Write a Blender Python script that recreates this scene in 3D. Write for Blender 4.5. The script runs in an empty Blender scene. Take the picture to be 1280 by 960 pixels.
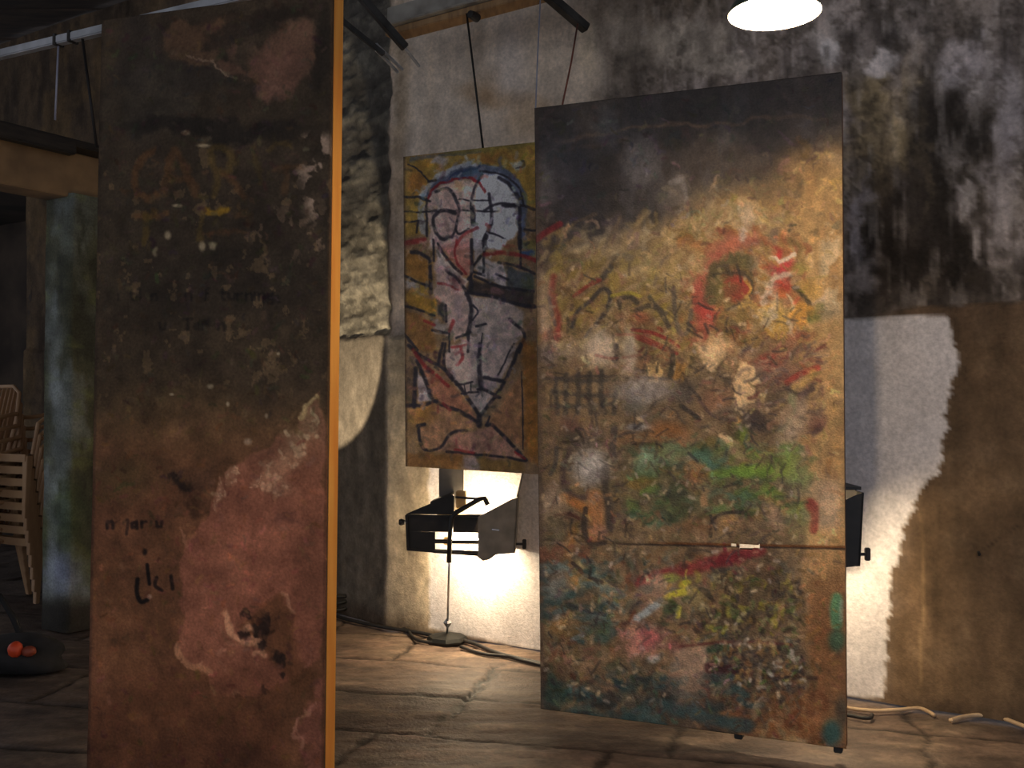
import bpy, bmesh, math
import numpy as np
from mathutils import Vector, Matrix

SC = bpy.context.scene
COL = SC.collection
rng = np.random.default_rng(7)

# ------------------------------------------------------------------ camera
HC, F, PITCH = 1.25, 1240.0, math.atan(30 / 1240.0)
CAM = np.array([0.0, 0.0, HC])
FW = np.array([0, math.cos(PITCH), math.sin(PITCH)])
UP = np.array([0, -math.sin(PITCH), math.cos(PITCH)])
cd = bpy.data.cameras.new('camera'); cam = bpy.data.objects.new('camera', cd); COL.objects.link(cam)
cam.location = CAM; cam.rotation_euler = (math.pi / 2 + PITCH, 0, 0)
cd.sensor_width = 36; cd.lens = 36 * F / 1280; cd.clip_start = .05; cd.clip_end = 60
SC.camera = cam
vs = SC.view_settings
vs.view_transform = 'Standard'; vs.look = 'None'; vs.gamma = 1; vs.use_curve_mapping = False; vs.exposure = 0
try: SC.display_settings.display_device = 'sRGB'
except Exception: pass

def ray(px, py):
    return FW + np.array([(px - 640) / F, 0, 0]) + UP * ((480 - py) / F)
def at_y(px, py, Y):
    r = ray(px, py); return CAM + r * (Y / r[1])
def on_floor(px, py, h=0.0):
    r = ray(px, py); return CAM + r * ((h - HC) / r[2])
def on_plane(px, py, p0, n):
    r = ray(px, py); return CAM + r * (np.dot(p0 - CAM, n) / np.dot(r, n))
def project(P):
    D = P - CAM
    z = D @ FW; z = np.where(z < .1, .1, z)
    return 640 + F * D[..., 0] / z, 480 - F * (D @ UP) / z

# back wall frame
WP0 = np.array([0, 5.27, 0.0])
WA = np.array([1, -.63, 0]) / math.hypot(1, .63)      # along the wall, to the right
WN = np.array([.63, 1, 0]) / math.hypot(1, .63)       # into the wall
ZV = np.array([0, 0, 1.0])
def on_wall(px, py, off=0.0): return on_plane(px, py, WP0 - WN * off, WN)

# ------------------------------------------------------------------ objects
def tag(o, label=None, cat=None, group=None, kind=None):
    if label: o['label'] = label
    if cat: o['category'] = cat
    if group: o['group'] = group
    if kind: o['kind'] = kind
    return o
def empty(name, loc, rz=0):
    o = bpy.data.objects.new(name, None); COL.objects.link(o)
    o.location = loc; o.rotation_euler = (0, 0, rz); o.empty_display_size = .1
    return o
def link_mesh(name, me, mat, parent=None, world=True):
    o = bpy.data.objects.new(name, me); COL.objects.link(o)
    if mat: me.materials.append(mat)
    if parent:
        o.parent = parent
        if world:   # mesh written in world coordinates
            o.matrix_parent_inverse = (Matrix.Translation(parent.location) @ parent.rotation_euler.to_matrix().to_4x4()).inverted()
    return o

class MB:
    """collects simple shapes for ONE mesh"""
    def __init__(s): s.bm = bmesh.new()
    def verts_faces(s, V, Fs):
        vv = [s.bm.verts.new(tuple(v)) for v in V]
        for f in Fs:
            try: s.bm.faces.new([vv[i] for i in f])
            except ValueError: pass
        return vv
    def hexa(s, P):   # 8 points, 0-3 one end, 4-7 the other
        s.verts_faces(P, [(3, 2, 1, 0), (4, 5, 6, 7), (0, 1, 5, 4), (1, 2, 6, 5), (2, 3, 7, 6), (3, 0, 4, 7)])
        return s
    def box(s, c, size, ax=((1, 0, 0), (0, 1, 0), (0, 0, 1))):
        c = np.array(c, float); ax = [np.array(a, float) for a in ax]; h = np.array(size) / 2
        pts = []
        for k in (-1, 1):
            for i, j in ((-1, -1), (1, -1), (1, 1), (-1, 1)):
                pts.append(c + ax[0] * h[0] * i + ax[1] * h[1] * j + ax[2] * h[2] * k)
        return s.hexa(pts)
    def bar(s, a, b, w, h=None, up=(0, 0, 1)):
        a = np.array(a, float); b = np.array(b, float); h = h or w
        d = b - a; L = np.linalg.norm(d); d /= L; up = np.array(up, float)
        x = np.cross(d, up)
        if np.linalg.norm(x) < 1e-4: x = np.cross(d, np.array([1, 0, 0.]))
        x /= np.linalg.norm(x); y = np.cross(x, d)
        return s.box((a + b) / 2, (w, h, L), (x, y, d))
    def tube(s, pts, r, n=10, cap=True):
        pts = [np.array(p, float) for p in pts]; rings = []
        rr = r if hasattr(r, '__len__') else [r] * len(pts)
        prev = None
        for i, p in enumerate(pts):
            d = pts[min(i + 1, len(pts) - 1)] - pts[max(i - 1, 0)]; d /= (np.linalg.norm(d) + 1e-9)
            if prev is None:
                x = np.cross(d, ZV)
                if np.linalg.norm(x) < 1e-3: x = np.cross(d, np.array([1, 0, 0.]))
            else: x = prev - d * np.dot(prev, d)
            x /= np.linalg.norm(x) + 1e-9; prev = x; y = np.cross(d, x)
            rings.append([s.bm.verts.new(tuple(p + rr[i] * (x * math.cos(t) + y * math.sin(t)))) for t in np.linspace(0, 2 * math.pi, n, endpoint=False)])
        for a, b in zip(rings, rings[1:]):
            for k in range(n): s.bm.faces.new([a[k], a[(k + 1) % n], b[(k + 1) % n], b[k]])
        if cap:
            s.bm.faces.new(rings[0][::-1]); s.bm.faces.new(rings[-1])
        return s
    def lathe(s, c, prof, n=40, cap=False, ax=((1, 0, 0), (0, 1, 0), (0, 0, 1))):
        c = np.array(c, float); ax = [np.array(a, float) for a in ax]; rings = []
        for r, z in prof:
            rings.append([s.bm.verts.new(tuple(c + ax[0] * r * math.cos(t) + ax[1] * r * math.sin(t) + ax[2] * z)) for t in np.linspace(0, 2 * math.pi, n, endpoint=False)])
        for a, b in zip(rings, rings[1:]):
            for k in range(n): s.bm.faces.new([a[k], a[(k + 1) % n], b[(k + 1) % n], b[k]])
        if cap:
            s.bm.faces.new(rings[0][::-1]); s.bm.faces.new(rings[-1])
        return s
    def sheet(s, pts, t, nrm):   # planar polygon given a thickness
        pts = [np.array(p, float) for p in pts]; nrm = np.array(nrm, float) * t; n = len(pts)
        V = pts + [p + nrm for p in pts]
        s.verts_faces(V, [tuple(range(n))[::-1], tuple(range(n, 2 * n))] + [(i, (i + 1) % n, n + (i + 1) % n, n + i) for i in range(n)])
        return s
    def build(s, name, mat, parent=None, bevel=0, smooth=False, world=True):
        bmesh.ops.recalc_face_normals(s.bm, faces=s.bm.faces)
        if bevel: bmesh.ops.bevel(s.bm, geom=list(s.bm.edges), offset=bevel, segments=2, affect='EDGES', clamp_overlap=True)
        if smooth:
            for f in s.bm.faces: f.smooth = True
        me = bpy.data.meshes.new(name); s.bm.to_mesh(me); s.bm.free()
        return link_mesh(name, me, mat, parent, world)

# ------------------------------------------------------------------ noise + painter
def vnoise(sh, cells, seed):
    """smooth value noise on a grid of shape sh, with cells=(cy,cx) lattice cells"""
    r = np.random.default_rng(seed); cy, cx = max(1, int(math.ceil(cells[0]))), max(1, int(math.ceil(cells[1])))
    g = r.random((cy + 2, cx + 2))
    y = np.linspace(0, cy, sh[0], endpoint=False); x = np.linspace(0, cx, sh[1], endpoint=False)
    yi = y.astype(int); xi = x.astype(int); fy = y - yi; fx = x - xi
    fy = (fy * fy * (3 - 2 * fy))[:, None]; fx = (fx * fx * (3 - 2 * fx))[None, :]
    a = g[yi][:, xi]; b = g[yi][:, xi + 1]; c = g[yi + 1][:, xi]; d = g[yi + 1][:, xi + 1]
    return (a * (1 - fx) + b * fx) * (1 - fy) + (c * (1 - fx) + d * fx) * fy
def fbm(sh, size, scale, seed, octv=5, stretch=(1, 1)):
    """size=(h,w) metres, scale = metres per largest cell"""
    out = np.zeros(sh); amp = 1; tot = 0
    for o in range(octv):
        out += amp * vnoise(sh, (size[0] / scale * 2 ** o / stretch[0], size[1] / scale * 2 ** o / stretch[1]), seed * 31 + o); tot += amp; amp *= .55
    out = out / tot
    return np.clip((out - .5) * 1.7 + .5, 0, 1)
def sst(a, b, x):
    t = np.clip((x - a) / (b - a), 0, 1); return t * t * (3 - 2 * t)
def lin(c):
    c = np.clip(c, 0, 1); return np.where(c <= .04045, c / 12.92, ((c + .055) / 1.055) ** 2.4)
def C3(c): return np.array(c, float) / 255.

class Painter:
    """paint on the vertices of a real surface; X,Y give where each vertex lies in the picture's own frame"""
    def __init__(s, X, Y, size, base, seed=1):
        s.X, s.Y, s.size, s.sh = X.copy(), Y.copy(), size, X.shape
        s.c = np.tile(C3(base), s.sh + (1,)); s.h = np.zeros(s.sh); s.seed = seed; s.X0, s.Y0 = s.X, s.Y
    def n(s, scale, octv=5, stretch=(1, 1)):
        s.seed += 1; return fbm(s.sh, s.size, scale, s.seed, octv, stretch)
    def warp(s, amp, scale, octv=4):
        s.X = s.X0 + (s.n(scale, octv) - .5) * 2 * amp; s.Y = s.Y0 + (s.n(scale, octv) - .5) * 2 * amp
    def unwarp(s): s.X, s.Y = s.X0, s.Y0
    def mix(s, m, col, win=None):
        if win is None: win = (slice(None), slice(None))
        m = np.clip(m, 0, 1)[..., None]; s.c[win] = s.c[win] * (1 - m) + C3(col) * m
    def win(s, x0, x1, y0, y1):
        m = (s.X0 >= x0) & (s.X0 <= x1) & (s.Y0 >= y0) & (s.Y0 <= y1)
        r = np.flatnonzero(m.any(1)); c = np.flatnonzero(m.any(0))
        if len(r) == 0: return None
        return (slice(r[0], r[-1] + 1), slice(c[0], c[-1] + 1))
    def blob(s, cx, cy, rx, ry, col, a=1, soft=.5, ang=0, h=0):
        R = max(rx, ry) * (1 + soft) + 14; w = s.win(cx - R, cx + R, cy - R, cy + R)
        if w is None: return
        dx, dy = s.X[w] - cx, s.Y[w] - cy; t = math.radians(ang); ca, sa = math.cos(t), math.sin(t)
        d = np.hypot((dx * ca + dy * sa) / rx, (-dx * sa + dy * ca) / ry)
        m = a * (1 - sst(1 - soft, 1 + soft, d)); s.mix(m, col, w)
        if h: s.h[w] += m * h
    def stroke(s, pts, wd, col, a=1, soft=.4, h=0, taper=False):
        pts = np.array(pts, float); R = wd + 12
        w = s.win(pts[:, 0].min() - R, pts[:, 0].max() + R, pts[:, 1].min() - R, pts[:, 1].max() + R)
        if w is None: return
        x, y = s.X[w], s.Y[w]; d = np.full(x.shape, 1e9); nseg = len(pts) - 1
        for i in range(nseg):
            p, q = pts[i], pts[i + 1]; v = q - p; L = v @ v + 1e-9
            t = np.clip(((x - p[0]) * v[0] + (y - p[1]) * v[1]) / L, 0, 1)
            dd = np.hypot(x - p[0] - t * v[0], y - p[1] - t * v[1])
            if taper: dd = dd / (.35 + .65 * np.sin(np.pi * np.clip((i + t) / nseg, .02, .98)))
            d = np.minimum(d, dd)
        m = a * (1 - sst(wd / 2 * (1 - soft), wd / 2 * (1 + soft) + .6, d)); s.mix(m, col, w)
        if h: s.h[w] += m * h
    def curve(s, pts, wd, col, **k):
        P = np.array(pts, float)
        if len(P) > 2:
            Q = []; E = np.vstack([2 * P[0] - P[1], P, 2 * P[-1] - P[-2]])
            for i in range(1, len(E) - 2):
                for t in np.linspace(0, 1, 6, endpoint=False):
                    a, b, c, d = E[i - 1], E[i], E[i + 1], E[i + 2]
                    Q.append(.5 * (2 * b + (c - a) * t + (2 * a - 5 * b + 4 * c - d) * t * t + (3 * b - a - 3 * c + d) * t ** 3))
            Q.append(P[-1]); P = Q
        s.stroke(P, wd, col, **k)
    def poly_d(s, pts):
        """signed distance (negative inside)"""
        P = np.array(pts, float); x, y = s.X, s.Y; ins = np.zeros(s.sh, bool); d = np.full(s.sh, 1e9)
        for i in range(len(P)):
            p, q = P[i], P[(i + 1) % len(P)]; v = q - p
            t = np.clip(((x - p[0]) * v[0] + (y - p[1]) * v[1]) / (v @ v + 1e-9), 0, 1)
            d = np.minimum(d, np.hypot(x - p[0] - t * v[0], y - p[1] - t * v[1]))
            cr = ((p[1] > y) != (q[1] > y)); xi = p[0] + (y - p[1]) * v[0] / (v[1] if abs(v[1]) > 1e-9 else 1e-9)
            ins ^= cr & (x < xi)
        return np.where(ins, -d, d)
    def poly(s, pts, col, a=1, soft=3, h=0):
        m = a * (1 - sst(-soft, soft, s.poly_d(pts))); s.mix(m, col)
        if h: s.h += m * h
        return m
    def dabs(s, box, n, cols, ln=(4, 14), wd=(2, 5), ang=(0, 360), a=(.3, .8), h=.0006, curl=.5):
        x0, y0, x1, y1 = box
        for k in range(n):
            x, y = rng.uniform(x0, x1), rng.uniform(y0, y1); t = math.radians(rng.uniform(*ang)); L = rng.uniform(*ln)
            u = np.array([math.cos(t), math.sin(t)]); v = np.array([-u[1], u[0]]) * rng.uniform(-curl, curl) * L
            p = np.array([x, y]); c = np.array(cols[rng.integers(len(cols))]) + rng.uniform(-14, 14)
            s.curve([p - u * L / 2, p + v * .5, p + u * L / 2], rng.uniform(*wd), np.clip(c, 0, 255), a=rng.uniform(*a), h=h * rng.uniform(-.3, 1), soft=.6)
    def speck(s, m, scale, thr, col, a=1, w=.05, octv=5, stretch=(1, 1)):
        """irregular flecks where noise passes thr, limited by mask m (array or 1)"""
        k = sst(thr - w, thr + w, s.n(scale, octv, stretch)) * m; s.mix(k * a, col); return k
    def grain(s, amt, scale, octv=5, stretch=(1, 1)):
        s.c *= (1 + amt * (s.n(scale, octv, stretch) - .5) * 2)[..., None]; s.c = np.clip(s.c, 0, 1)

def grid_mesh(name, P, N, col, h=None, mask=None, thick=0, backgrid=False):
    """mesh from a (ny,nx,3) grid of points; N = outward normal; mask = cells kept; thick = board thickness"""
    ny, nx = P.shape[:2]
    V = P + (N * h[..., None] if h is not None else 0)
    idx = np.arange(ny * nx).reshape(ny, nx)
    Q = np.stack([idx[:-1, :-1], idx[1:, :-1], idx[1:, 1:], idx[:-1, 1:]], -1)
    if mask is None: mask = np.ones((ny - 1, nx - 1), bool)
    F1 = Q[mask]; V = V.reshape(-1, 3); faces = [F1]; cc = col.reshape(-1, 3)
    if thick:
        nb = ny * nx; B = (P - N * thick).reshape(-1, 3)
        V = np.vstack([V, B]); cc = np.vstack([cc, np.tile(np.array([[.10, .07, .045]]), (nb, 1))])
        faces.append((F1 + nb)[:, ::-1])
        E = {}
        e = np.concatenate([F1[:, [0, 1]], F1[:, [1, 2]], F1[:, [2, 3]], F1[:, [3, 0]]])
        key = np.sort(e, 1); k = key[:, 0].astype(np.int64) * (10 ** 7) + key[:, 1]
        u, inv, cnt = np.unique(k, return_inverse=True, return_counts=True)
        be = e[cnt[inv] == 1]
        faces.append(np.stack([be[:, 1], be[:, 0], be[:, 0] + nb, be[:, 1] + nb], -1))
    Fa = np.concatenate(faces)
    me = bpy.data.meshes.new(name)
    me.vertices.add(len(V)); me.vertices.foreach_set('co', V.astype(np.float32).ravel())
    me.loops.add(Fa.size); me.loops.foreach_set('vertex_index', Fa.astype(np.int32).ravel())
    me.polygons.add(len(Fa)); me.polygons.foreach_set('loop_start', np.arange(0, Fa.size, 4, dtype=np.int32))
    me.polygons.foreach_set('loop_total', np.full(len(Fa), 4, np.int32))
    sm = np.zeros(len(Fa), bool); sm[:len(F1)] = True
    me.polygons.foreach_set('use_smooth', sm)
    me.update(calc_edges=True); me.validate()
    at = me.color_attributes.new('paint', 'FLOAT_COLOR', 'POINT')
    rgba = np.ones((len(V), 4), np.float32); rgba[:, :3] = cc
    at.data.foreach_set('color', rgba.ravel())
    return me

# ------------------------------------------------------------------ materials
def new_mat(name):
    m = bpy.data.materials.new(name); m.use_nodes = True
    nt = m.node_tree; return m, nt, nt.nodes['Principled BSDF']
def painted(name, rough=.7, spec=.3, fine=.25, fscale=160, bump=.25, bscale=220):
    """paint colours of the surface with fine procedural grain and relief"""
    m, nt, b = new_mat(name); N, L = nt.nodes, nt.links
    at = N.new('ShaderNodeAttribute'); at.attribute_name = 'paint'
    tc = N.new('ShaderNodeTexCoord')
    n1 = N.new('ShaderNodeTexNoise'); n1.inputs['Scale'].default_value = fscale; n1.inputs['Detail'].default_value = 4
    mr = N.new('ShaderNodeMapRange'); mr.inputs[1].default_value = .3; mr.inputs[2].default_value = .7; mr.inputs[3].default_value = 1 - fine; mr.inputs[4].default_value = 1 + fine
    mx = N.new('ShaderNodeVectorMath'); mx.operation = 'SCALE'
    L.new(tc.outputs['Object'], n1.inputs['Vector']); L.new(n1.outputs['Fac'], mr.inputs[0])
    L.new(at.outputs['Color'], mx.inputs[0]); L.new(mr.outputs[0], mx.inputs['Scale']); L.new(mx.outputs[0], b.inputs['Base Color'])
    n2 = N.new('ShaderNodeTexNoise'); n2.inputs['Scale'].default_value = bscale; n2.inputs['Detail'].default_value = 5
    bp = N.new('ShaderNodeBump'); bp.inputs['Strength'].default_value = bump; bp.inputs['Distance'].default_value = .01
    L.new(tc.outputs['Object'], n2.inputs['Vector']); L.new(n2.outputs['Fac'], bp.inputs['Height']); L.new(bp.outputs[0], b.inputs['Normal'])
    b.inputs['Roughness'].default_value = rough; b.inputs['Specular IOR Level'].default_value = spec
    return m
def plain(name, c1, c2=None, rough=.6, metal=0, scale=12, stretch=(1, 1, 1), bump=.1, spec=.5):
    m, nt, b = new_mat(name); N, L = nt.nodes, nt.links; c2 = c2 or [v * .7 for v in c1]
    tc = N.new('ShaderNodeTexCoord'); mp = N.new('ShaderNodeMapping'); mp.inputs['Scale'].default_value = stretch
    n1 = N.new('ShaderNodeTexNoise'); n1.inputs['Scale'].default_value = scale; n1.inputs['Detail'].default_value = 6
    cr = N.new('ShaderNodeValToRGB'); cr.color_ramp.elements[0].position = .35; cr.color_ramp.elements[1].position = .65
    cr.color_ramp.elements[0].color = tuple(lin(C3(c2))) + (1,); cr.color_ramp.elements[1].color = tuple(lin(C3(c1))) + (1,)
    L.new(tc.outputs['Object'], mp.inputs[0]); L.new(mp.outputs[0], n1.inputs['Vector']); L.new(n1.outputs['Fac'], cr.inputs[0]); L.new(cr.outputs[0], b.inputs['Base Color'])
    bp = N.new('ShaderNodeBump'); bp.inputs['Strength'].default_value = bump; bp.inputs['Distance'].default_value = .005
    L.new(n1.outputs['Fac'], bp.inputs['Height']); L.new(bp.outputs[0], b.inputs['Normal'])
    b.inputs['Roughness'].default_value = rough; b.inputs['Metallic'].default_value = metal; b.inputs['Specular IOR Level'].default_value = spec
    return m
def glow(name, col, strength):
    m, nt, b = new_mat(name)
    b.inputs['Base Color'].default_value = (1, 1, 1, 1)
    b.inputs['Emission Color'].default_value = tuple(col) + (1,); b.inputs['Emission Strength'].default_value = strength
    return m
FLOOD_E, BULB_E, WORLD_E, BEAM_E = 440, 640, 4.1, 120
# ------------------------------------------------------------------ back wall
S0, S1, ZT = -9.0, 6.0, 4.4
nx, nz = 1150, 340
ss = np.linspace(S0, S1, nx); zz = np.linspace(ZT, 0, nz)
WPnt = WP0 + ss[None, :, None] * WA + zz[:, None, None] * ZV
s_c = float(np.dot(on_wall(487, 600) - WP0, WA)); BACK = 1.3 * .29      # the wall turns away left of this corner
WPnt = WPnt + (np.clip(s_c - ss, 0, 1.3) * .29)[None, :, None] * WN
WX, WY = project(WPnt)
w = Painter(WX, WY, (ZT, S1 - S0), (150, 132, 116), seed=11)
big = w.n(1.1, 6); mid = w.n(.45, 6); fin = w.n(.12, 5); drip = w.n(.35, 6, (1.8, .4))
dado = np.interp(WX, [0, 425, 487, 1061, 1280, 1500], [440, 423, 419, 395, 377, 358])
above = 1 - sst(-3, 3, WY - dado + (fin - .5) * 8)
right = sst(640, 800, WX + (mid - .5) * 160)
# whole wall: pale old plaster with soft stains
w.mix(sst(.45, .8, big) * .5, (104, 86, 72)); w.mix(sst(.55, .85, mid) * .4, (158, 140, 122))
# above the ledge, right: mauve grey plaster eaten by black mould
w.mix(above * right, (172, 156, 146))
w.mix(above * right * sst(.45, .75, mid) * .7, (190, 174, 166))
w.mix(above * right * sst(.42, .8, drip) * .6, (124, 110, 98))
w.mix(above * right * sst(.5, .8, big) * .45, (140, 124, 100))
w.warp(26, .16, 6)
for cx, cy, rx, ry, a, c in [(1110, 300, 44, 84, .93, (42, 36, 31)), (1190, 255, 42, 130, .92, (40, 35, 30)), (1150, 340, 82, 44, .92, (44, 38, 33)), (1196, 160, 42, 42, .8, (54, 48, 42)),
        (1160, 100, 18, 60, .65, (62, 56, 50)), (1215, 330, 26, 46, .85, (50, 44, 38)), (1278, 345, 16, 46, .9, (48, 42, 36)), (1092, 40, 24, 44, .8, (66, 60, 56)), (1266, 40, 24, 46, .6, (66, 58, 54)),
        (788, 48, 34, 66, .75, (70, 64, 58)), (762, 96, 30, 24, .7, (74, 66, 58)), (1150, 20, 22, 26, .4, (88, 80, 76)), (905, 30, 30, 30, .4, (96, 88, 82)), (850, 70, 40, 22, .35, (150, 138, 122))]:
    w.blob(cx, cy, rx, ry, c, a * .95, .85)
for cx, cy, rx, ry, a, c in [(1085, 175, 26, 70, .6, (186, 158, 110)), (1130, 150, 18, 70, .6, (188, 160, 116)), (1160, 190, 9, 60, .5, (176, 152, 116)), (1075, 130, 16, 34, .5, (160, 138, 100)),
        (1036, 64, 13, 14, .9, (240, 228, 222)), (1100, 80, 15, 15, .9, (226, 212, 206)), (1200, 82, 34, 26, .8, (204, 192, 190)), (1258, 170, 24, 90, .75, (192, 180, 180)), (1250, 290, 15, 60, .7, (190, 176, 170)),
        (1208, 250, 8, 34, .7, (206, 192, 186)), (1222, 300, 7, 26, .65, (196, 182, 174)), (1160, 342, 5, 20, .5, (160, 144, 126)), (1068, 270, 9, 60, .8, (190, 178, 180)), (1078, 352, 20, 22, .7, (180, 166, 160)), (1060, 215, 8, 30, .6, (186, 168, 140))]:
    w.blob(cx, cy, rx, ry, c, a, .6)
w.speck(above * right, .10, .60, (58, 50, 44), .34, .16, 6, (2.4, .4)); w.speck(above * right, .09, .62, (196, 182, 172), .4, .14, 6, (2.4, .4)); w.speck(above * right, .035, .62, (70, 62, 54), .4, .12)
w.warp(9, .07, 5); [w.blob(x_, y_, rx_, ry_, c_, a_, .35) for x_, y_, rx_, ry_, c_, a_ in ((1036, 66, 13, 14, (244, 232, 226), .9), (1100, 80, 14, 15, (226, 212, 206), .85), (1206, 78, 30, 24, (206, 192, 190), .7), (1262, 150, 18, 60, (196, 182, 180), .6), (1256, 270, 14, 50, (190, 176, 170), .5), (1208, 246, 7, 26, (210, 196, 188), .7), (1222, 300, 6, 20, (200, 186, 178), .6), (860, 52, 50, 30, (206, 190, 172), .6), (905, 84, 40, 14, (210, 194, 176), .5), (1120, 170, 14, 36, (190, 164, 120), .5), (1068, 290, 7, 50, (190, 178, 180), .6), (1078, 352, 18, 16, (180, 166, 160), .6))]  # the pale blobs just left of the lamp paint in its glow
# between the hung boards: paler plaster with a rusty stain
pale = above * (1 - right) * sst(484, 494, WX)
w.unwarp()
w.mix(pale * .92, (220, 202, 184)); w.mix(pale * sst(.5, .8, mid) * .5, (228, 212, 204)); w.mix(pale * sst(.5, .8, drip) * .3, (190, 166, 138))
w.warp(10, .2, 4)
w.blob(622, 124, 40, 12, (150, 106, 58), .75, .8, 8); w.blob(612, 112, 16, 26, (158, 122, 84), .55, .8); w.blob(652, 150, 22, 20, (176, 138, 94), .5, .9); w.blob(596, 100, 5, 120, (180, 158, 138), .4, .8)
w.blob(500, 130, 12, 140, (150, 130, 104), .6, .8); w.blob(640, 75, 22, 60, (240, 228, 226), .5, .8); w.blob(728, 60, 14, 40, (226, 206, 176), .6, .6)
w.unwarp()
# bare rubble strip on the left, above the ledge
rub = above * (1 - sst(483, 489, WX + (fin - .5) * 5)) * sst(395, 410, WX)
rn = w.n(.16, 5, (.5, 1.3))
w.mix(rub, (84, 80, 74)); w.mix(rub * sst(.5, .8, rn) * .6, (122, 116, 104)); w.mix(rub * (1 - sst(.2, .42, rn)) * .6, (64, 60, 56))
rl = rub * sst(235, 330, WY + (WX - 455) * .6); w.mix(rl * .55, (152, 142, 122)); w.mix(rl * (1 - sst(.3, .5, rn)) * .5, (84, 78, 68)); w.mix(rl * sst(.55, .75, w.n(.05, 4, (.6, 1.4))) * .4, (186, 174, 150))  # lower rubble lightened in the colour to boost the beam's lit patch
# below the ledge
bel = 1 - above
bro = bel * sst(1100, 1150, WX + (mid - .5) * 60)
w.mix(bro, (104, 84, 64)); w.mix(bro * sst(.45, .8, mid) * .5, (120, 98, 74)); w.mix(bro * (1 - sst(.25, .55, big)) * .5, (86, 70, 54)); w.mix(bro * sst(.6, .8, fin) * .25, (128, 108, 86))
w.mix(bro * (1 - sst(0, 60, WY - dado)) * .5, (92, 74, 60))
w.stroke([(1152, 640), (1156, 740), (1150, 872)], 3, (170, 140, 100), .35); w.stroke([(1225, 690), (1275, 655)], 2, (70, 56, 44), .6)
gre = bel * (1 - bro) * (1 - sst(540, 560, WX)) * sst(482, 488, WX)
w.mix(bel * (1 - sst(482, 488, WX)) * sst(300, 400, WX) * .9, (118, 108, 94))
w.mix(gre * .85, (200, 184, 158)); w.mix(gre * sst(.5, .8, mid) * .4, (170, 154, 132))
# white paint patch with a ragged brushed edge
ed = w.n(.5, 5, (.06, 2)); w.X = w.X0 + (ed - .5) * 9 + (fin - .5) * 4 + (mid - .5) * 12; w.Y = w.Y0 + (mid - .5) * 8
WHITE = [(540, 470), (700, 400), (1058, 398), (1186, 394), (1196, 440), (1189, 466), (1184, 500), (1177, 590), (1168, 596), (1150, 612), (1134, 640), (1124, 700), (1113, 742), (1110, 872), (1060, 868), (674, 812), (540, 784)]
w.X = np.where(WX < 600, WX + (fin - .5) * 4, w.X)
wm = w.poly(WHITE, (226, 218, 216), 1, 2.5)
w.unwarp()
w.mix(wm * sst(.6, .8, mid) * .18, (190, 180, 170))
w.speck(above * right, .05, .74, (70, 62, 54), .35, .08); w.speck(wm, .03, .88, (150, 136, 120), .3, .03)
# darker band with a ragged edge at the foot of the wall
foot = np.interp(WX, [0, 438, 673, 1062, 1280], [740, 768, 812, 868, 894])
w.mix((1 - sst(0, 22, foot - WY + (fin - .5) * 20)) * .6 * (1 - wm * .8), (84, 68, 54))
# dark left end of the room
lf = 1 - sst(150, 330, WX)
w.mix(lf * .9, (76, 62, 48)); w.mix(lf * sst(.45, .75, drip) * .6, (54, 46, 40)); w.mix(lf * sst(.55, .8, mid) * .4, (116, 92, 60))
w.grain(.14, .16, 6, (1.5, .5)); w.grain(.10, .05, 4); w.mix(wm * .65, (226, 218, 216)); w.mix(pale * sst(496, 520, WX) * .35, (218, 204, 188))
wh = .022 * (1 - above) + .012 * (mid - .5) * 2 + .004 * (fin - .5) + rub * ((rn - .5) * .045 - .02) + above * right * (w.n(.3, 6) - .5) * .016
wh = wh * (1 - .9 * wm) + wm * .018
door = ((WX[:-1, :-1] < 33) & (WX[:-1, :-1] > -210) & (WY[:-1, :-1] > 232))
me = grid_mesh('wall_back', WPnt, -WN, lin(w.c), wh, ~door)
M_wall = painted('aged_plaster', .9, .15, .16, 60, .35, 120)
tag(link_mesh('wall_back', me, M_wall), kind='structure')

# dark doorway in the far wall: the passage behind it
M_dark = plain('passage_plaster', (70, 58, 48), (46, 38, 32), .95, scale=3)
sl = [float(np.dot(on_wall(px, 480, -BACK) - WP0, WA)) for px in (-215, 36)]
zt = float(on_wall(16, 230, -BACK)[2]) + .05
m = MB()
a0, a1 = WP0 + WN * BACK + WA * sl[0], WP0 + WN * BACK + WA * sl[1]
for c, sz in (((a0 + WN * .6), None), ((a1 + WN * .6), None)):
    m.box(c + ZV * zt / 2, (.05, 1.2, zt), (WA, WN, ZV))
m.box((a0 + a1) / 2 + WN * 1.2 + ZV * zt / 2, (sl[1] - sl[0] + .1, .05, zt), (WA, WN, ZV))
m.box((a0 + a1) / 2 + WN * .6 + ZV * (zt + .02), (sl[1] - sl[0] + .1, 1.25, .05), (WA, WN, ZV))
tag(m.build('door_1', M_dark), kind='structure')

# ------------------------------------------------------------------ left partition wall with its opening and post
PP = on_floor(108, 785); PU = WN; PN = WA         # runs away from us, faces right
def part_t(px):
    q = on_plane(px, 500, PP, PN); return float(np.dot(q - PP, PU))
t_post0, t_back = part_t(82), float((np.dot(WP0 - PP, WN))) + BACK
zt_l = float(on_plane(60, 182, PP, PN)[2]); zt_o = float(on_plane(16, 232, PP, PN)[2])
M_lint = plain('brown_plaster', (140, 112, 80), (108, 86, 62), .9, scale=5, bump=.3)
m = MB()
def wallbox(t0, t1, z0, z1, th=.2): m.box(PP + PU * (t0 + t1) / 2 - PN * th / 2 + ZV * (z0 + z1) / 2, (t1 - t0, th, z1 - z0), (PU, PN, ZV))
wallbox(t_post0 + .06, t_back - .01, 0, zt_o); wallbox(-3.6, -2.5, 0, zt_o); wallbox(-3.6, t_back - .01, zt_o, zt_l - .003)
tag(m.build('wall_left', M_lint, bevel=.006), kind='structure')
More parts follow.
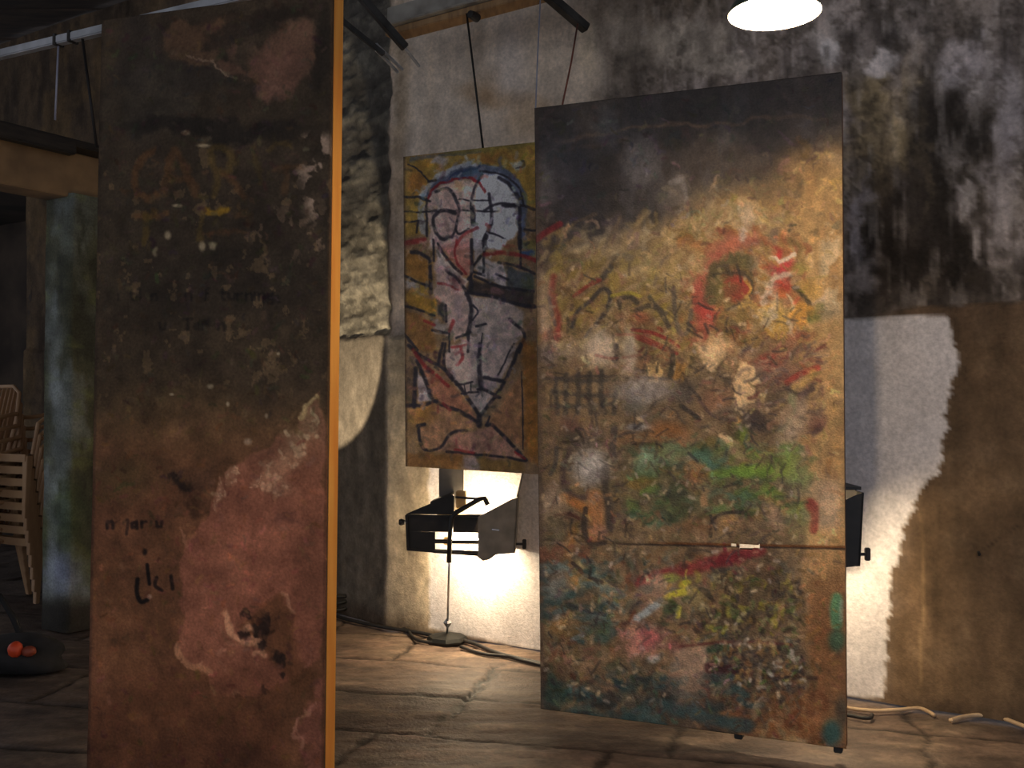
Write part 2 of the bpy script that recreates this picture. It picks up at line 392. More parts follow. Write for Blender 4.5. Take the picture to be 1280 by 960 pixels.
# flaking painted post
pc0 = PP + PU * (t_post0); wpost = .30
ny_, nx_ = 240, 34
ring = []
for k in range(nx_):
    u = k / (nx_ - 1)
    if u < .2: p = (0.0 - 0, -.20 + .20 * (u / .2) ); p = (-.0, p[1])
    else: p = (( u - .2) / .8 * .62, .03)
    ring.append(p)
ring = np.array(ring)
zpost = np.linspace(zt_o + .02, 0, ny_)
PG = PP + PU * (t_post0) + ring[None, :, 0:1] * PU + ring[None, :, 1:2] * PN + zpost[:, None, None] * ZV
PX, PY = project(PG)
p = Painter(PX, PY, (2.6, .8), (74, 74, 58), seed=51)
pn = p.n(.35, 6, (2.4, .7)); pn2 = p.n(.2, 6, (2.2, .6)); pn3 = p.n(.1, 5)
p.mix(sst(.45, .7, pn) * .8, (98, 102, 94)); p.mix(sst(.55, .75, pn2) * .6, (124, 130, 130)); p.mix((1 - sst(.25, .45, pn2)) * .75, (52, 52, 42)); p.mix(sst(.6, .8, pn3) * .45, (98, 104, 62))
p.warp(8, .2); p.blob(78, 715, 26, 30, (150, 158, 186), .75, .7); p.blob(62, 660, 8, 90, (170, 178, 180), .5, .7); p.blob(72, 460, 8, 60, (158, 166, 170), .5, .8); p.blob(85, 640, 20, 40, (66, 82, 56), .5, .7); p.unwarp()
p.mix(sst(738, 765, PY) * .9, (44, 40, 36)); p.grain(.2, .1)
me = grid_mesh('wooden_post', PG, PN, lin(p.c), (pn2 - .5) * .02)
post = link_mesh('post', me, painted('flaking_paint', .8, .25, .25, 90, .4, 90))
post.name = 'trim_1'; tag(post, kind='structure')
# dark timber plate lying along the top of the partition
m = MB(); m.bar(PP - PU * 3.6 + ZV * (zt_l + .02) + PN * .01, PP + PU * (t_back - .02) + ZV * (zt_l + .02) + PN * .01, .22, .04)
m.bar(PP - PU * 3.6 + ZV * (zt_l - .01) + PN * .10, PP - PU * .18 + ZV * (zt_l - .01) + PN * .10, .07, .08)
tag(m.build('trim_2', plain('dark_timber', (50, 42, 36), (30, 26, 24), .8, scale=9, stretch=(1, 1, 6)), bevel=.008), kind='structure')

# ------------------------------------------------------------------ floor: worn stone flags
fx = np.linspace(-9.5, 6.5, 860); fy = np.concatenate([np.linspace(-1.0, 2.2, 60, endpoint=False), np.linspace(2.2, 7.2, 380, endpoint=False), np.linspace(7.2, 12.0, 90)])
FP = np.zeros((len(fy), len(fx), 3)); FP[..., 0] = fx[None, :]; FP[..., 1] = fy[:, None]
FX, FY = project(FP)
f = Painter(FP[..., 0] * 1000, FP[..., 1] * 1000, (13.0, 16.0), (104, 86, 74), seed=71)
th = math.atan(.26); c_, s_ = math.cos(th), math.sin(th)
q0 = on_floor(580, 870); k0 = on_floor(592, 862)
e1 = np.array([c_, -s_, 0]); e2 = np.array([s_, c_, 0])
wob = (f.n(.5, 4) - .5) * .07
A = (FP - k0) @ e1 + wob; B = (FP - q0) @ e2 + (f.n(.6, 4) - .5) * .05
RH, CW = .50, .92
row = np.floor(B / RH); off = np.where(np.abs(row + .5) < 1.01, 0, np.mod(np.abs(row) * .618, 1) * CW); colm = np.floor((A + off) / CW)
dB = np.abs(B - np.round(B / RH) * RH); dA = np.abs((A + off) - np.round((A + off) / CW) * CW)
jn = f.n(.1, 4); joint = np.maximum(1 - sst(.004, .020, dB + (jn - .5) * .014), 1 - sst(.004, .022, dA + (jn - .5) * .02))
sid = np.mod(np.sin(row * 12.9898 + colm * 78.233) * 43758.5453, 1)
f.c *= (.88 + .24 * sid)[..., None]
fb, fm, ff = f.n(1.2, 6), f.n(.3, 6), f.n(.07, 5, (1, 2))
f.mix(sst(.45, .8, fb) * .45, (84, 70, 60)); f.mix(sst(.55, .8, fm) * .45, (132, 114, 96)); f.mix((1 - sst(.2, .42, fm)) * .5, (68, 56, 50))
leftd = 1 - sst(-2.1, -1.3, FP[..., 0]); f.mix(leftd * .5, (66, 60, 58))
f.mix(joint * .85, (46, 38, 32))
kk = [on_floor(a, b)[:2] * 1000 for a, b in ((566, 892), (583, 872), (592, 862), (604, 848), (614, 836), (620, 831))]
f.X = f.X0 + (jn - .5) * 24; f.curve(kk, 30, (22, 18, 16), a=.98, soft=.35, h=-.010); f.unwarp()
f.grain(.22, .16, 5); f.grain(.12, .04, 4)
fh = f.h - .008 * joint + (sid - .5) * .006 * (1 - joint) + (fm - .5) * .010 + (ff - .5) * .006
fh -= fh.max()
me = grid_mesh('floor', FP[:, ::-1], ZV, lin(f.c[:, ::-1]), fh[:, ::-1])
tag(link_mesh('floor', me, painted('stone_flags', .62, .35, .2, 50, .4, 70)), kind='structure')

# ------------------------------------------------------------------ roof boards
m = MB()
for k in range(40):
    y = -1.0 + k * .32
    m.box((-1.5, y, 4.42 + .012 * (k % 2)), (16.0, .315, .03))
tag(m.build('ceiling', plain('roof_boards', (66, 52, 42), (40, 32, 28), .9, scale=4, stretch=(1, 8, 1))), kind='structure')

# ------------------------------------------------------------------ iron and timber under the roof
M_steel = plain('grey_painted_steel', (176, 178, 184), (140, 142, 146), .45, .1, scale=8, bump=.15)
M_beam = plain('old_grey_paint', (160, 154, 144), (122, 116, 108), .6, .0, scale=9, bump=.2)
M_iron = plain('dark_iron', (66, 64, 62), (42, 40, 38), .55, .5, scale=14, bump=.2)
M_wood = plain('old_orange_timber', (158, 124, 84), (124, 94, 62), .7, scale=7, stretch=(6, 1, 1), bump=.3)
M_wire = plain('dark_wire', (40, 36, 34), (26, 24, 24), .6, .3)
# square tube the tall boards hang from
ta = at_y(127, 38, 3.66); d = np.array([1, -.5, 0]) / math.hypot(1, .5)
tl, tr = ta - d * 1.35, ta + d * 1.25
m = MB(); m.bar(tl, tr, .034, .032)
tube = empty('steel_tube', tl); tag(tube, 'pale blue grey square steel tube running level behind the top of the tall brown board', 'beam')
m.build('bar', M_steel, tube, bevel=.004)
for px in (73, 91):
    q = on_plane(px, 47, ta, np.array([.5, 1, 0]) / math.hypot(.5, 1)); q[2] = ta[2]
    m = MB(); m.box(q, (.012, .044, .042), (d, np.cross(ZV, d), ZV)); m.build('clip', M_iron, tube)
# roof beam over the figure painting: grey face, timber underside
ba = at_y(500, 36, 5.12); d2 = np.array([1, -.66, 0]) / math.hypot(1, .66)
bL, bR = ba - d2 * .06, ba + d2 * 3.6
nb = np.cross(ZV, d2)
beam = empty('roof_beam', bL); tag(beam, 'grey steel roof beam with a brown timber strip under it above the figure painting', 'beam')
m = MB(); m.box((bL + bR) / 2 + ZV * .055, (np.linalg.norm(bR - bL), .07, .115), (d2, nb, ZV)); m.box((bL + bR) / 2 - nb * .02 + ZV * .0, (np.linalg.norm(bR - bL), .13, .012), (d2, nb, ZV))
m.build('girder', M_beam, beam, bevel=.004)
m = MB(); m.box((bL + bR) / 2 - ZV * .024, (np.linalg.norm(bR - bL), .10, .035), (d2, nb, ZV)); m.build('timber_strip', M_wood, beam, bevel=.004)
qb = on_plane(592, 20, ba - nb * .06, nb)
m = MB(); m.lathe(qb, [(.0, -.03), (.018, -.03), (.022, 0), (.022, .03), (0, .035)], 12, ax=(d2, ZV, nb)); m.build('bolt', M_iron, beam)
# slanting iron bars coming down from the roof
def slant(p_end, Y_end, p_top, Y_top, w, label, tip=None):
    a, b = at_y(*p_end, Y_end), at_y(*p_top, Y_top)
    o = empty('roof_bar', a); tag(o, label, 'bar', 'iron bars under the roof')
    dd = (b - a) / np.linalg.norm(b - a); L = (4.41 - a[2]) / dd[2]
    m = MB(); m.bar(a, a + dd * L, w, w * .9); m.build('bar', M_iron, o, bevel=.004)
    if tip:
        for k in tip:
            m = MB(); m.bar(a + dd * .05 + np.array(k[0]), at_y(*k[1], Y_end + .25), .012); m.build('prong', M_steel, o)
slant((507, 60), 5.0, (440, -17), 4.9, .042, 'thick dark iron bar slanting down left of the grey roof beam, nearest the beam', [((0, 0, 0), (524, 83))])
slant((480, 68), 5.0, (402, 5), 4.95, .028, 'thinner iron bar with two bright prongs slanting down over the rubble strip', [((0, 0, .02), (503, 87)), ((0, 0, -.01), (497, 90))])
slant((733, 36), 4.6, (690, -1), 4.5, .046, 'dark iron bar ending above the left corner of the colourful abstract painting')
# ------------------------------------------------------------------ painted boards
def board_grid(TL, TR, BR, BL, nx, ny):
    u = np.linspace(0, 1, nx)[None, :, None]; v = np.linspace(0, 1, ny)[:, None, None]
    P = (TL * (1 - u) + TR * u) * (1 - v) + (BL * (1 - u) + BR * u) * v
    N = np.cross(TR - TL, TL - BL); N /= np.linalg.norm(N)
    if N[1] > 0: N = -N
    return P, N
M_batten = plain('pine_batten', (255, 182, 84), (240, 152, 62), .6, scale=6, stretch=(3, 3, .4), bump=.2)
M_ply = plain('bare_ply', (150, 108, 66), (112, 78, 48), .8, scale=5, stretch=(1, 1, .3))
def framing(root, TL, TR, BR, BL, N, t0, dep, w, mat, mids=(.5,)):
    """timber frame behind the board face: stiles, rails"""
    cen = (TL + TR + BR + BL) / 4; r = (TR - TL) / np.linalg.norm(TR - TL); up = (TL - BL) / np.linalg.norm(TL - BL)
    off = -N * (t0 + dep / 2)
    for a, b, s in ((TL, BL, 1), (TR, BR, -1)):
        m = MB(); m.bar(a + off + r * s * w / 2, b + off + r * s * w / 2, dep, w, up=r); m.build('stile', mat, root, bevel=.003)
    for v in (0,) + tuple(mids) + (1,):
        a, b = TL * (1 - v) + BL * v, TR * (1 - v) + BR * v
        k = up * (w / 2) * (1 if v == 1 else -1 if v == 0 else 0)
        m = MB(); m.bar(a + off + k + r * (w + .001), b + off + k - r * (w + .001), dep, w, up=up); m.build('rail', M_ply, root, bevel=.003)
def texture_dabs(p, n, ln, wd, amt=.28, a=(.35, .8), ang=(0, 360), m=None):
    """small brush marks in varied tints of the paint already there"""
    H, Wd = p.sh
    for k in range(n):
        i, j = rng.integers(4, H - 4), rng.integers(4, Wd - 4)
        if m is not None and rng.random() > m[i, j]: continue
        ii, jj = np.clip(i + rng.integers(-14, 15), 0, H - 1), np.clip(j + rng.integers(-14, 15), 0, Wd - 1)
        c = p.c[ii, jj] * 255 * (1 + rng.normal(0, amt)) + rng.normal(0, 9, 3)
        x, y = p.X0[i, j], p.Y0[i, j]; t = math.radians(rng.uniform(*ang)); L = rng.uniform(*ln); u = np.array([math.cos(t), math.sin(t)]) * L / 2
        p.curve([(x - u[0], y - u[1]), (x + u[1] * rng.uniform(-.6, .6), y - u[0] * rng.uniform(-.6, .6)), (x + u[0], y + u[1])], rng.uniform(*wd), np.clip(c, 14, 250), a=rng.uniform(*a), soft=.6, h=rng.uniform(-.0004, .0012))

# ============ right: tall abstract painting
Yl, Yr = 3.97, 3.51
RTL, RTR, RBR, RBL = at_y(668, 135, Yl), at_y(1052, 90, Yr), at_y(1058, 936, Yr), at_y(676, 886, Yl)
PG, PNm = board_grid(RTL, RTR, RBR, RBL, 300, 600); X, Y = project(PG)
p = Painter(X, Y, (2.42, 1.18), (176, 136, 88), seed=101)
n1, n2, n3, n4 = p.n(.5, 6), p.n(.2, 6), p.n(.08, 5), p.n(.25, 6, (1.6, .4))
OCH, TAN, CRM, OLV, GRY = (196, 150, 84), (206, 160, 98), (222, 186, 140), (142, 122, 62), (150, 138, 126)
p.mix(sst(.45, .75, n1) * .5, OCH); p.mix(sst(.5, .75, n2) * .5, (150, 118, 78)); p.mix((1 - sst(.25, .5, n2)) * .5, (120, 100, 72)); p.mix(sst(.6, .8, n3) * .4, CRM)
# upper part: charcoal paint, with the lamp's cutoff shade painted in too
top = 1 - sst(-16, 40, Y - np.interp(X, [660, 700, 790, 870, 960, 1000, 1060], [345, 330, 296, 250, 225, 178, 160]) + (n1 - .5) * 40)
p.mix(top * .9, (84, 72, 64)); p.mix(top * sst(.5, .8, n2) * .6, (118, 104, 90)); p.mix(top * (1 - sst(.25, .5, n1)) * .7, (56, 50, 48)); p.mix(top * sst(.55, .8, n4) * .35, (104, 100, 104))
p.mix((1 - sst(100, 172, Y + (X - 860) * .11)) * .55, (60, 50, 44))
p.warp(8, .15)
for x0, y0, x1, y1, wd, a in [(700, 172, 900, 150, 4, .5), (905, 150, 1040, 142, 4, .4), (700, 186, 780, 176, 5, .3)]: p.curve([(x0, y0), ((x0 + x1) / 2, (y0 + y1) / 2 - 2), (x1, y1)], wd, (150, 112, 80), a=a, soft=.8)
for cx, cy, rx, ry, c, a in [(800, 205, 22, 26, (150, 142, 142), .5), (760, 160, 14, 24, (120, 124, 132), .4), (848, 245, 16, 22, (176, 160, 146), .45), (885, 250, 18, 20, (160, 142, 112), .45), (770, 280, 12, 12, (150, 126, 116), .45), (722, 270, 34, 44, (58, 54, 58), .7), (712, 200, 30, 40, (70, 70, 78), .6),
      (684, 235, 12, 30, (128, 122, 128), .45), (1005, 130, 40, 40, (84, 70, 62), .5), (1000, 210, 30, 26, (164, 122, 72), .6)]: p.blob(cx, cy, rx, ry, c, a, .7)
p.curve([(838, 232), (852, 228), (862, 250), (852, 268)], 5, (190, 178, 168), a=.5, soft=.8)
p.curve([(706, 322), (770, 305), (850, 286), (900, 276), (950, 268)], 26, (220, 186, 130), a=.55, soft=.9)  # pale band painted along the lit edge under the lamp's cutoff
p.dabs((690, 270, 1040, 330), 150, [(206, 176, 120), (186, 150, 80), (212, 190, 150), (160, 126, 76)], ln=(10, 30), wd=(3, 8), ang=(-75, -25), a=(.2, .5))
p.unwarp()
# right margin: bare ochre ground with grey flakes
mg = sst(992, 1012, X + (n2 - .5) * 26) * sst(180, 230, Y)
p.mix(mg * .85, TAN); p.mix(mg * sst(.5, .75, n4) * .35, (176, 122, 66)); p.mix(mg * sst(640, 780, Y) * .85, (124, 78, 42))
p.warp(6, .06)
fl = (1 - sst(8, 18, np.abs(X - 1038))) * sst(255, 280, Y) * (1 - sst(385, 410, Y))
p.mix(fl * sst(.35, .5, n3) * .8, (226, 196, 150)); p.speck(fl, .07, .6, (130, 118, 86), .7)
p.mix((1 - sst(6, 26, np.abs(X - 1035))) * sst(590, 610, Y) * (1 - sst(650, 670, Y)) * .7, (196, 162, 128))
tm = 1 - .75 * top - .6 * mg * (1 - top); texture_dabs(p, 1500, (6, 20), (3, 7), .18, (.25, .7), m=tm); texture_dabs(p, 2000, (3, 10), (1.5, 4), .24, (.3, .7), m=tm)
p.mix(sst(420, 480, Y + (n1 - .5) * 60) * (1 - sst(690, 720, Y)) * (1 - mg) * .5, (98, 80, 60)); p.mix(sst(330, 380, Y) * (1 - sst(430, 470, Y)) * (1 - mg) * (1 - sst(820, 900, X)) * .3, (120, 98, 60))
# mid field, upper right: red rings, white knot, yellow crust
p.dabs((850, 290, 1010, 430), 260, [(176, 138, 72), (190, 120, 62), (150, 118, 66), (206, 164, 104), (170, 84, 58)], ln=(8, 22), wd=(3, 8), ang=(20, 110), a=(.3, .7))
p.curve([(884, 402), (880, 360), (896, 326), (916, 306), (940, 300)], 18, (204, 88, 76), a=.6, soft=.7)
p.curve([(876, 420), (872, 380), (876, 350)], 14, (196, 84, 66), a=.65, soft=.6)
p.curve([(888, 372), (896, 342), (914, 326), (936, 332)], 15, (92, 86, 52), a=.85, soft=.5)
p.blob(918, 356, 28, 24, (122, 106, 54), .8, .5); p.blob(921, 358, 13, 15, (214, 62, 48), .9, .5); p.blob(914, 362, 9, 9, (140, 92, 52), .8, .6)
p.curve([(898, 342), (928, 342), (940, 356), (932, 376), (908, 384)], 4, (70, 58, 46), a=.65); p.curve([(930, 352), (936, 360), (930, 370)], 5, (226, 168, 62), a=.8)
p.blob(880, 388, 12, 9, (212, 70, 58), .8, .6); p.blob(896, 396, 10, 6, (206, 62, 52), .8, .6)
p.blob(970, 314, 7, 6, (206, 58, 50), .95, .5); p.blob(976, 334, 16, 10, (222, 66, 66), .95, .4); p.blob(980, 358, 14, 15, (216, 70, 50), .95, .4, -20); p.blob(976, 368, 11, 8, (226, 120, 54), .8, .6)
p.curve([(964, 318), (974, 324), (988, 318)], 5, (240, 214, 190), a=.9, soft=.5); p.curve([(990, 342), (970, 346), (962, 360), (960, 376), (958, 392)], 7, (238, 206, 178), a=.85, soft=.6)
p.curve([(984, 372), (990, 390), (988, 410)], 4, (236, 206, 160), a=.8); p.blob(968, 294, 6, 10, (116, 94, 84), .7, .6); p.blob(996, 334, 10, 7, (164, 150, 58), .7, .6)
p.curve([(998, 360), (1004, 374), (1016, 394)], 5, (62, 52, 34), a=.85); p.blob(1018, 392, 8, 8, (112, 116, 48), .7, .6); p.blob(1012, 362, 10, 14, (220, 168, 74), .7, .5)
p.curve([(928, 290), (926, 302)], 6, (238, 216, 196), a=.8, soft=.8); p.blob(932, 272, 12, 14, (232, 204, 172), .6, .8); p.blob(944, 330, 8, 10, (160, 140, 112), .6, .6)
p.warp(10, .05)
for cx, cy, rx, ry, c in [(962, 396, 22, 13, (236, 184, 84)), (1000, 392, 16, 12, (236, 166, 62)), (966, 412, 14, 8, (238, 182, 78)), (920, 400, 16, 10, (150, 120, 60)), (895, 432, 24, 16, (232, 180, 124)), (890, 448, 14, 16, (238, 198, 144)), (955, 400, 12, 10, (226, 200, 160)), (935, 385, 10, 7, (228, 180, 92))]: p.blob(cx, cy, rx, ry, c, .85, .35, h=.001)
p.blob(916, 420, 14, 11, (120, 42, 34), .8, .6); p.blob(905, 420, 6, 14, (106, 98, 40), .7, .6); p.blob(934, 428, 26, 10, (150, 112, 52), .6, .6)
p.blob(960, 450, 18, 11, (188, 62, 50), .75, .7, -25); p.blob(1000, 425, 12, 14, (156, 62, 48), .7, .6, -40); p.blob(975, 466, 34, 14, (160, 84, 70), .5, .7); p.blob(1010, 430, 18, 20, (150, 118, 62), .5, .6)
p.unwarp(); p.warp(5, .04)
p.poly([(925, 456), (936, 454), (945, 462), (946, 478), (940, 492), (940, 506), (930, 518), (920, 512), (917, 492), (920, 470)], (250, 206, 146), .98, 1.5, h=.0012)
p.poly([(868, 432), (892, 430), (902, 440), (893, 452), (894, 466), (882, 456)], (248, 206, 152), .95, 2, h=.001)
p.poly([(811, 450), (822, 452), (830, 466), (826, 476), (812, 474)], (248, 200, 122), .98, 1.5); p.poly([(842, 450), (856, 456), (850, 478), (838, 476)], (196, 138, 62), .9, 3)
p.poly([(897, 545), (914, 547), (918, 556), (908, 568), (902, 560)], (248, 204, 148), .98, 1.5); p.blob(950, 494, 5, 10, (210, 172, 110), .8); p.blob(976, 504, 5, 3, (236, 190, 104), .9); p.blob(968, 508, 4, 3, (236, 190, 104), .9); p.blob(924, 527, 5, 4, (222, 164, 90), .9)
p.unwarp()
p.dabs((930, 430, 1030, 540), 120, [(120, 88, 76), (150, 112, 84), (98, 80, 78), (170, 132, 98), (126, 60, 54)], ln=(8, 20), wd=(2, 6), ang=(-60, 10), a=(.3, .7))
p.curve([(984, 478), (1000, 468), (1022, 460)], 7, (190, 62, 46), a=.8, soft=.5); p.curve([(994, 484), (1010, 474), (1016, 466)], 10, (214, 168, 84), a=.8, soft=.6); p.curve([(1000, 494), (1016, 486)], 6, (84, 62, 62), a=.7)
p.curve([(1000, 508), (996, 530), (980, 548)], 20, (206, 172, 136), a=.7, soft=.7); p.curve([(990, 496), (988, 520), (976, 536)], 9, (160, 168, 112), a=.65, soft=.7); p.blob(1022, 530, 12, 9, (112, 66, 60), .7, .6, -40)
p.curve([(948, 520), (955, 532), (975, 530)], 16, (66, 56, 46), a=.8, soft=.6); p.blob(938, 528, 10, 12, (62, 52, 52), .8, .5)
# mid field, upper left: looping black lines, pale head shapes
p.dabs((676, 320, 860, 440), 260, [(170, 142, 74), (150, 122, 70), (186, 156, 108), (136, 112, 78), (176, 150, 60)], ln=(8, 24), wd=(3, 8), ang=(-70, -20), a=(.3, .6))
p.curve([(715, 408), (722, 390), (738, 376), (752, 362), (762, 366), (760, 384), (748, 402), (732, 420)], 5, (66, 60, 62), a=.8, soft=.6)
p.curve([(738, 356), (752, 348), (764, 334)], 7, (70, 64, 66), a=.8, soft=.6); p.curve([(718, 370), (734, 358), (750, 350)], 4, (168, 58, 48), a=.8)
p.blob(786, 322, 6, 5, (92, 82, 78), .7); p.curve([(774, 384), (776, 374), (788, 371), (796, 378)], 6, (74, 64, 54), a=.8); p.curve([(765, 370), (785, 366), (800, 370)], 4, (190, 172, 50), a=.7)
p.curve([(796, 388), (812, 382), (824, 388), (836, 408)], 6, (78, 68, 58), a=.75); p.curve([(812, 372), (820, 382), (832, 392)], 5, (80, 70, 60), a=.7); p.curve([(842, 360), (844, 390), (850, 416), (860, 414), (864, 388)], 5, (96, 88, 84), a=.6); p.curve([(818, 356), (826, 330), (836, 318)], 4, (110, 92, 78), a=.6)
p.curve([(692, 346), (690, 370), (698, 400), (696, 424)], 7, (164, 52, 48), a=.7, soft=.8); p.curve([(686, 372), (690, 392), (694, 406)], 4, (84, 74, 76), a=.7); p.curve([(674, 340), (676, 380), (682, 410)], 12, (206, 176, 142), a=.5, soft=.8); p.blob(690, 420, 12, 7, (184, 66, 62), .6, .8); p.curve([(670, 300), (680, 292), (700, 280)], 7, (150, 38, 44), a=.8); p.blob(800, 398, 12, 8, (172, 72, 52), .6, .7); p.blob(806, 412, 14, 12, (128, 92, 52), .6, .6)
p.curve([(790, 412), (815, 416), (838, 426), (848, 434)], 4, (160, 44, 38), a=.85); p.curve([(795, 422), (820, 432), (846, 442)], 4, (156, 46, 40), a=.8); p.curve([(770, 418), (800, 420), (836, 436)], 3, (170, 60, 50), a=.7)
p.blob(752, 436, 22, 24, (226, 198, 170), .75, .6); p.blob(786, 440, 9, 26, (228, 206, 178), .65, .7); p.curve([(790, 425), (792, 448), (776, 466)], 6, (222, 200, 176), a=.6); p.curve([(770, 432), (771, 444), (768, 450)], 6, (44, 38, 36), a=.9); p.curve([(745, 444), (766, 448), (800, 444)], 3, (160, 60, 52), a=.6); p.blob(766, 412, 10, 9, (128, 98, 58), .7, .6); p.blob(700, 438, 30, 14, (198, 176, 162), .5, .8); p.blob(685, 445, 10, 12, (120, 108, 118), .5, .7)
# lattice block
p.blob(730, 502, 44, 34, (170, 136, 94), .6, .5)
for x in (694, 708, 722, 737, 752, 771): p.curve([(x, 470 + rng.uniform(-6, 6)), (x + rng.uniform(-2, 2), 494), (x + rng.uniform(-4, 4), 516)], 6, (70, 64, 58), a=.72, soft=.6)
for y in (474, 492, 506): p.curve([(690, y + rng.uniform(-3, 3)), (730, y + 2), (768, y + rng.uniform(-3, 3))], 5, (74, 68, 62), a=.65, soft=.6)
p.curve([(680, 474), (740, 470), (800, 472), (840, 474)], 3, (74, 64, 60), a=.7); p.curve([(738, 500), (746, 518), (756, 500)], 5, (62, 56, 54), a=.7)
p.blob(802, 486, 34, 16, (172, 158, 150), .75, .6); p.blob(795, 504, 16, 14, (112, 110, 106), .6, .7); p.blob(855, 490, 14, 14, (84, 78, 74), .65, .6); p.blob(798, 534, 16, 5, (150, 152, 158), .7, .6)
p.curve([(839, 436), (841, 452), (838, 470)], 7, (62, 56, 46), a=.8); p.curve([(852, 508), (864, 516), (874, 524)], 5, (52, 44, 42), a=.8); p.curve([(874, 500), (892, 520), (920, 526)], 4, (72, 60, 60), a=.7); p.blob(895, 500, 20, 16, (176, 112, 84), .5, .7)
p.blob(835, 540, 24, 12, (190, 108, 42), .6, .7); p.blob(785, 548, 24, 8, (160, 108, 62), .5, .7); p.curve([(790, 554), (812, 556)], 4, (52, 40, 34), a=.8)
p.blob(730, 548, 26, 12, (92, 78, 66), .8, .6); p.curve([(768, 536), (766, 560), (768, 575)], 8, (76, 66, 62), a=.75); p.blob(712, 530, 14, 10, (120, 72, 66), .5, .7)
# lower left: pale oval, orange legs
p.blob(738, 582, 24, 22, (188, 176, 164), .85, .6); p.blob(742, 588, 10, 14, (222, 208, 198), .7, .7); p.curve([(712, 562), (704, 585), (706, 610), (722, 622), (745, 618)], 7, (86, 66, 60), a=.75, soft=.6); p.curve([(696, 560), (694, 580), (688, 592)], 5, (80, 74, 68), a=.7); p.curve([(757, 585), (756, 610), (760, 630), (762, 660)], 9, (66, 56, 50), a=.75, soft=.6)
p.curve([(704, 622), (722, 630), (736, 640)], 11, (206, 126, 54), a=.8, soft=.6); p.curve([(744, 622), (746, 650), (742, 674)], 18, (206, 134, 76), a=.8, soft=.5); p.blob(748, 664, 10, 8, (198, 138, 106), .7, .5); p.curve([(732, 636), (730, 660), (738, 680), (756, 678)], 6, (62, 52, 46), a=.8); p.curve([(694, 644), (710, 642), (724, 648)], 4, (92, 46, 34), a=.7); p.curve([(716, 664), (710, 690), (714, 704)], 12, (190, 116, 48), a=.65, soft=.7); p.curve([(770, 620), (772, 636)], 7, (206, 150, 74), a=.7); p.blob(690, 625, 16, 20, (190, 160, 134), .6, .7); p.blob(694, 668, 14, 24, (122, 112, 80), .6, .7)
# green belt
p.warp(8, .08)
p.blob(850, 600, 70, 30, (96, 96, 58), .6, .7)
p.dabs((790, 556, 1010, 650), 260, [(92, 112, 54), (74, 96, 62), (118, 150, 60), (70, 78, 50), (150, 112, 60), (104, 84, 58), (88, 120, 96)], ln=(10, 26), wd=(4, 10), ang=(-25, 30), a=(.3, .75))
for cx, cy, rx, ry, c, a in [(808, 576, 18, 12, (150, 172, 134), .75), (846, 566, 22, 9, (124, 150, 104), .7), (880, 574, 20, 10, (84, 128, 110), .75), (945, 588, 40, 10, (128, 168, 52), .85), (985, 575, 18, 22, (150, 172, 70), .7), (900, 590, 24, 7, (110, 148, 54), .8), (925, 545, 14, 8, (128, 160, 48), .8), (966, 614, 16, 9, (124, 146, 56), .7), (855, 630, 34, 14, (66, 74, 46), .7), (840, 616, 22, 10, (62, 60, 50), .6), (870, 586, 12, 10, (190, 116, 54), .7), (802, 604, 20, 8, (150, 112, 44), .6), (785, 632, 10, 10, (112, 130, 60), .6), (882, 624, 8, 12, (206, 150, 100), .8), (1005, 612, 18, 16, (176, 146, 106), .6), (1000, 590, 14, 22, (140, 150, 92), .5)]: p.blob(cx, cy, rx, ry, c, a, .55)
p.unwarp()
p.blob(968, 645, 10, 18, (196, 152, 116), .8, .5, -25); p.curve([(888, 670), (890, 652), (904, 642), (928, 640)], 4, (50, 42, 34), a=.9); p.blob(908, 656, 12, 10, (182, 134, 76), .7, .6); p.curve([(1013, 628), (1018, 640), (1017, 662)], 10, (160, 44, 36), a=.85, soft=.5); p.blob(1015, 633, 8, 7, (170, 44, 38), .9, .5); p.blob(1002, 652, 16, 24, (150, 138, 84), .5, .7); p.blob(870, 655, 20, 14, (140, 92, 54), .6, .7)
# below the seam
p.mix(sst(676, 690, Y) * (1 - mg) * .4, (112, 88, 62))
p.dabs((680, 690, 990, 900), 620, [(112, 84, 58), (140, 104, 66), (92, 74, 54), (84, 88, 60), (158, 120, 84), (128, 72, 48), (74, 84, 78)], ln=(6, 22), wd=(3, 9), a=(.3, .75))
p.curve([(800, 728), (840, 716), (890, 704), (950, 688)], 14, (140, 44, 44), a=.85, soft=.5); p.blob(910, 698, 22, 9, (132, 32, 38), .85, .6, -12)
p.curve([(832, 748), (844, 742), (856, 740)], 8, (206, 190, 50), a=.95, soft=.4); p.blob(856, 730, 8, 5, (196, 186, 44), .9, .4, -20); p.blob(838, 722, 12, 6, (140, 156, 62), .8, .5); p.curve([(847, 770), (849, 760)], 6, (210, 190, 64), a=.9); p.blob(838, 758, 10, 9, (52, 78, 40), .9, .5); p.blob(870, 742, 12, 16, (178, 158, 92), .65, .7)
p.blob(940, 752, 64, 46, (84, 66, 44), .7, .4)
p.dabs((870, 712, 1000, 800), 150, [(160, 146, 48), (104, 96, 44), (62, 54, 40), (128, 98, 50), (88, 102, 50), (170, 150, 104), (74, 56, 40), (66, 52, 40)], ln=(4, 12), wd=(2, 6), a=(.5, .95))
p.blob(735, 732, 20, 10, (206, 142, 52), .75, .6, 20); p.curve([(722, 706), (744, 718), (760, 736)], 13, (196, 172, 110), a=.7, soft=.6); p.curve([(716, 704), (732, 718), (752, 728)], 5, (54, 42, 40), a=.8); p.blob(750, 745, 24, 14, (196, 150, 98), .7, .6)
p.dabs((678, 700, 770, 800), 70, [(72, 96, 92), (84, 104, 96), (60, 80, 72), (104, 116, 106)], ln=(10, 26), wd=(4, 9), ang=(-20, 40), a=(.5, .8))
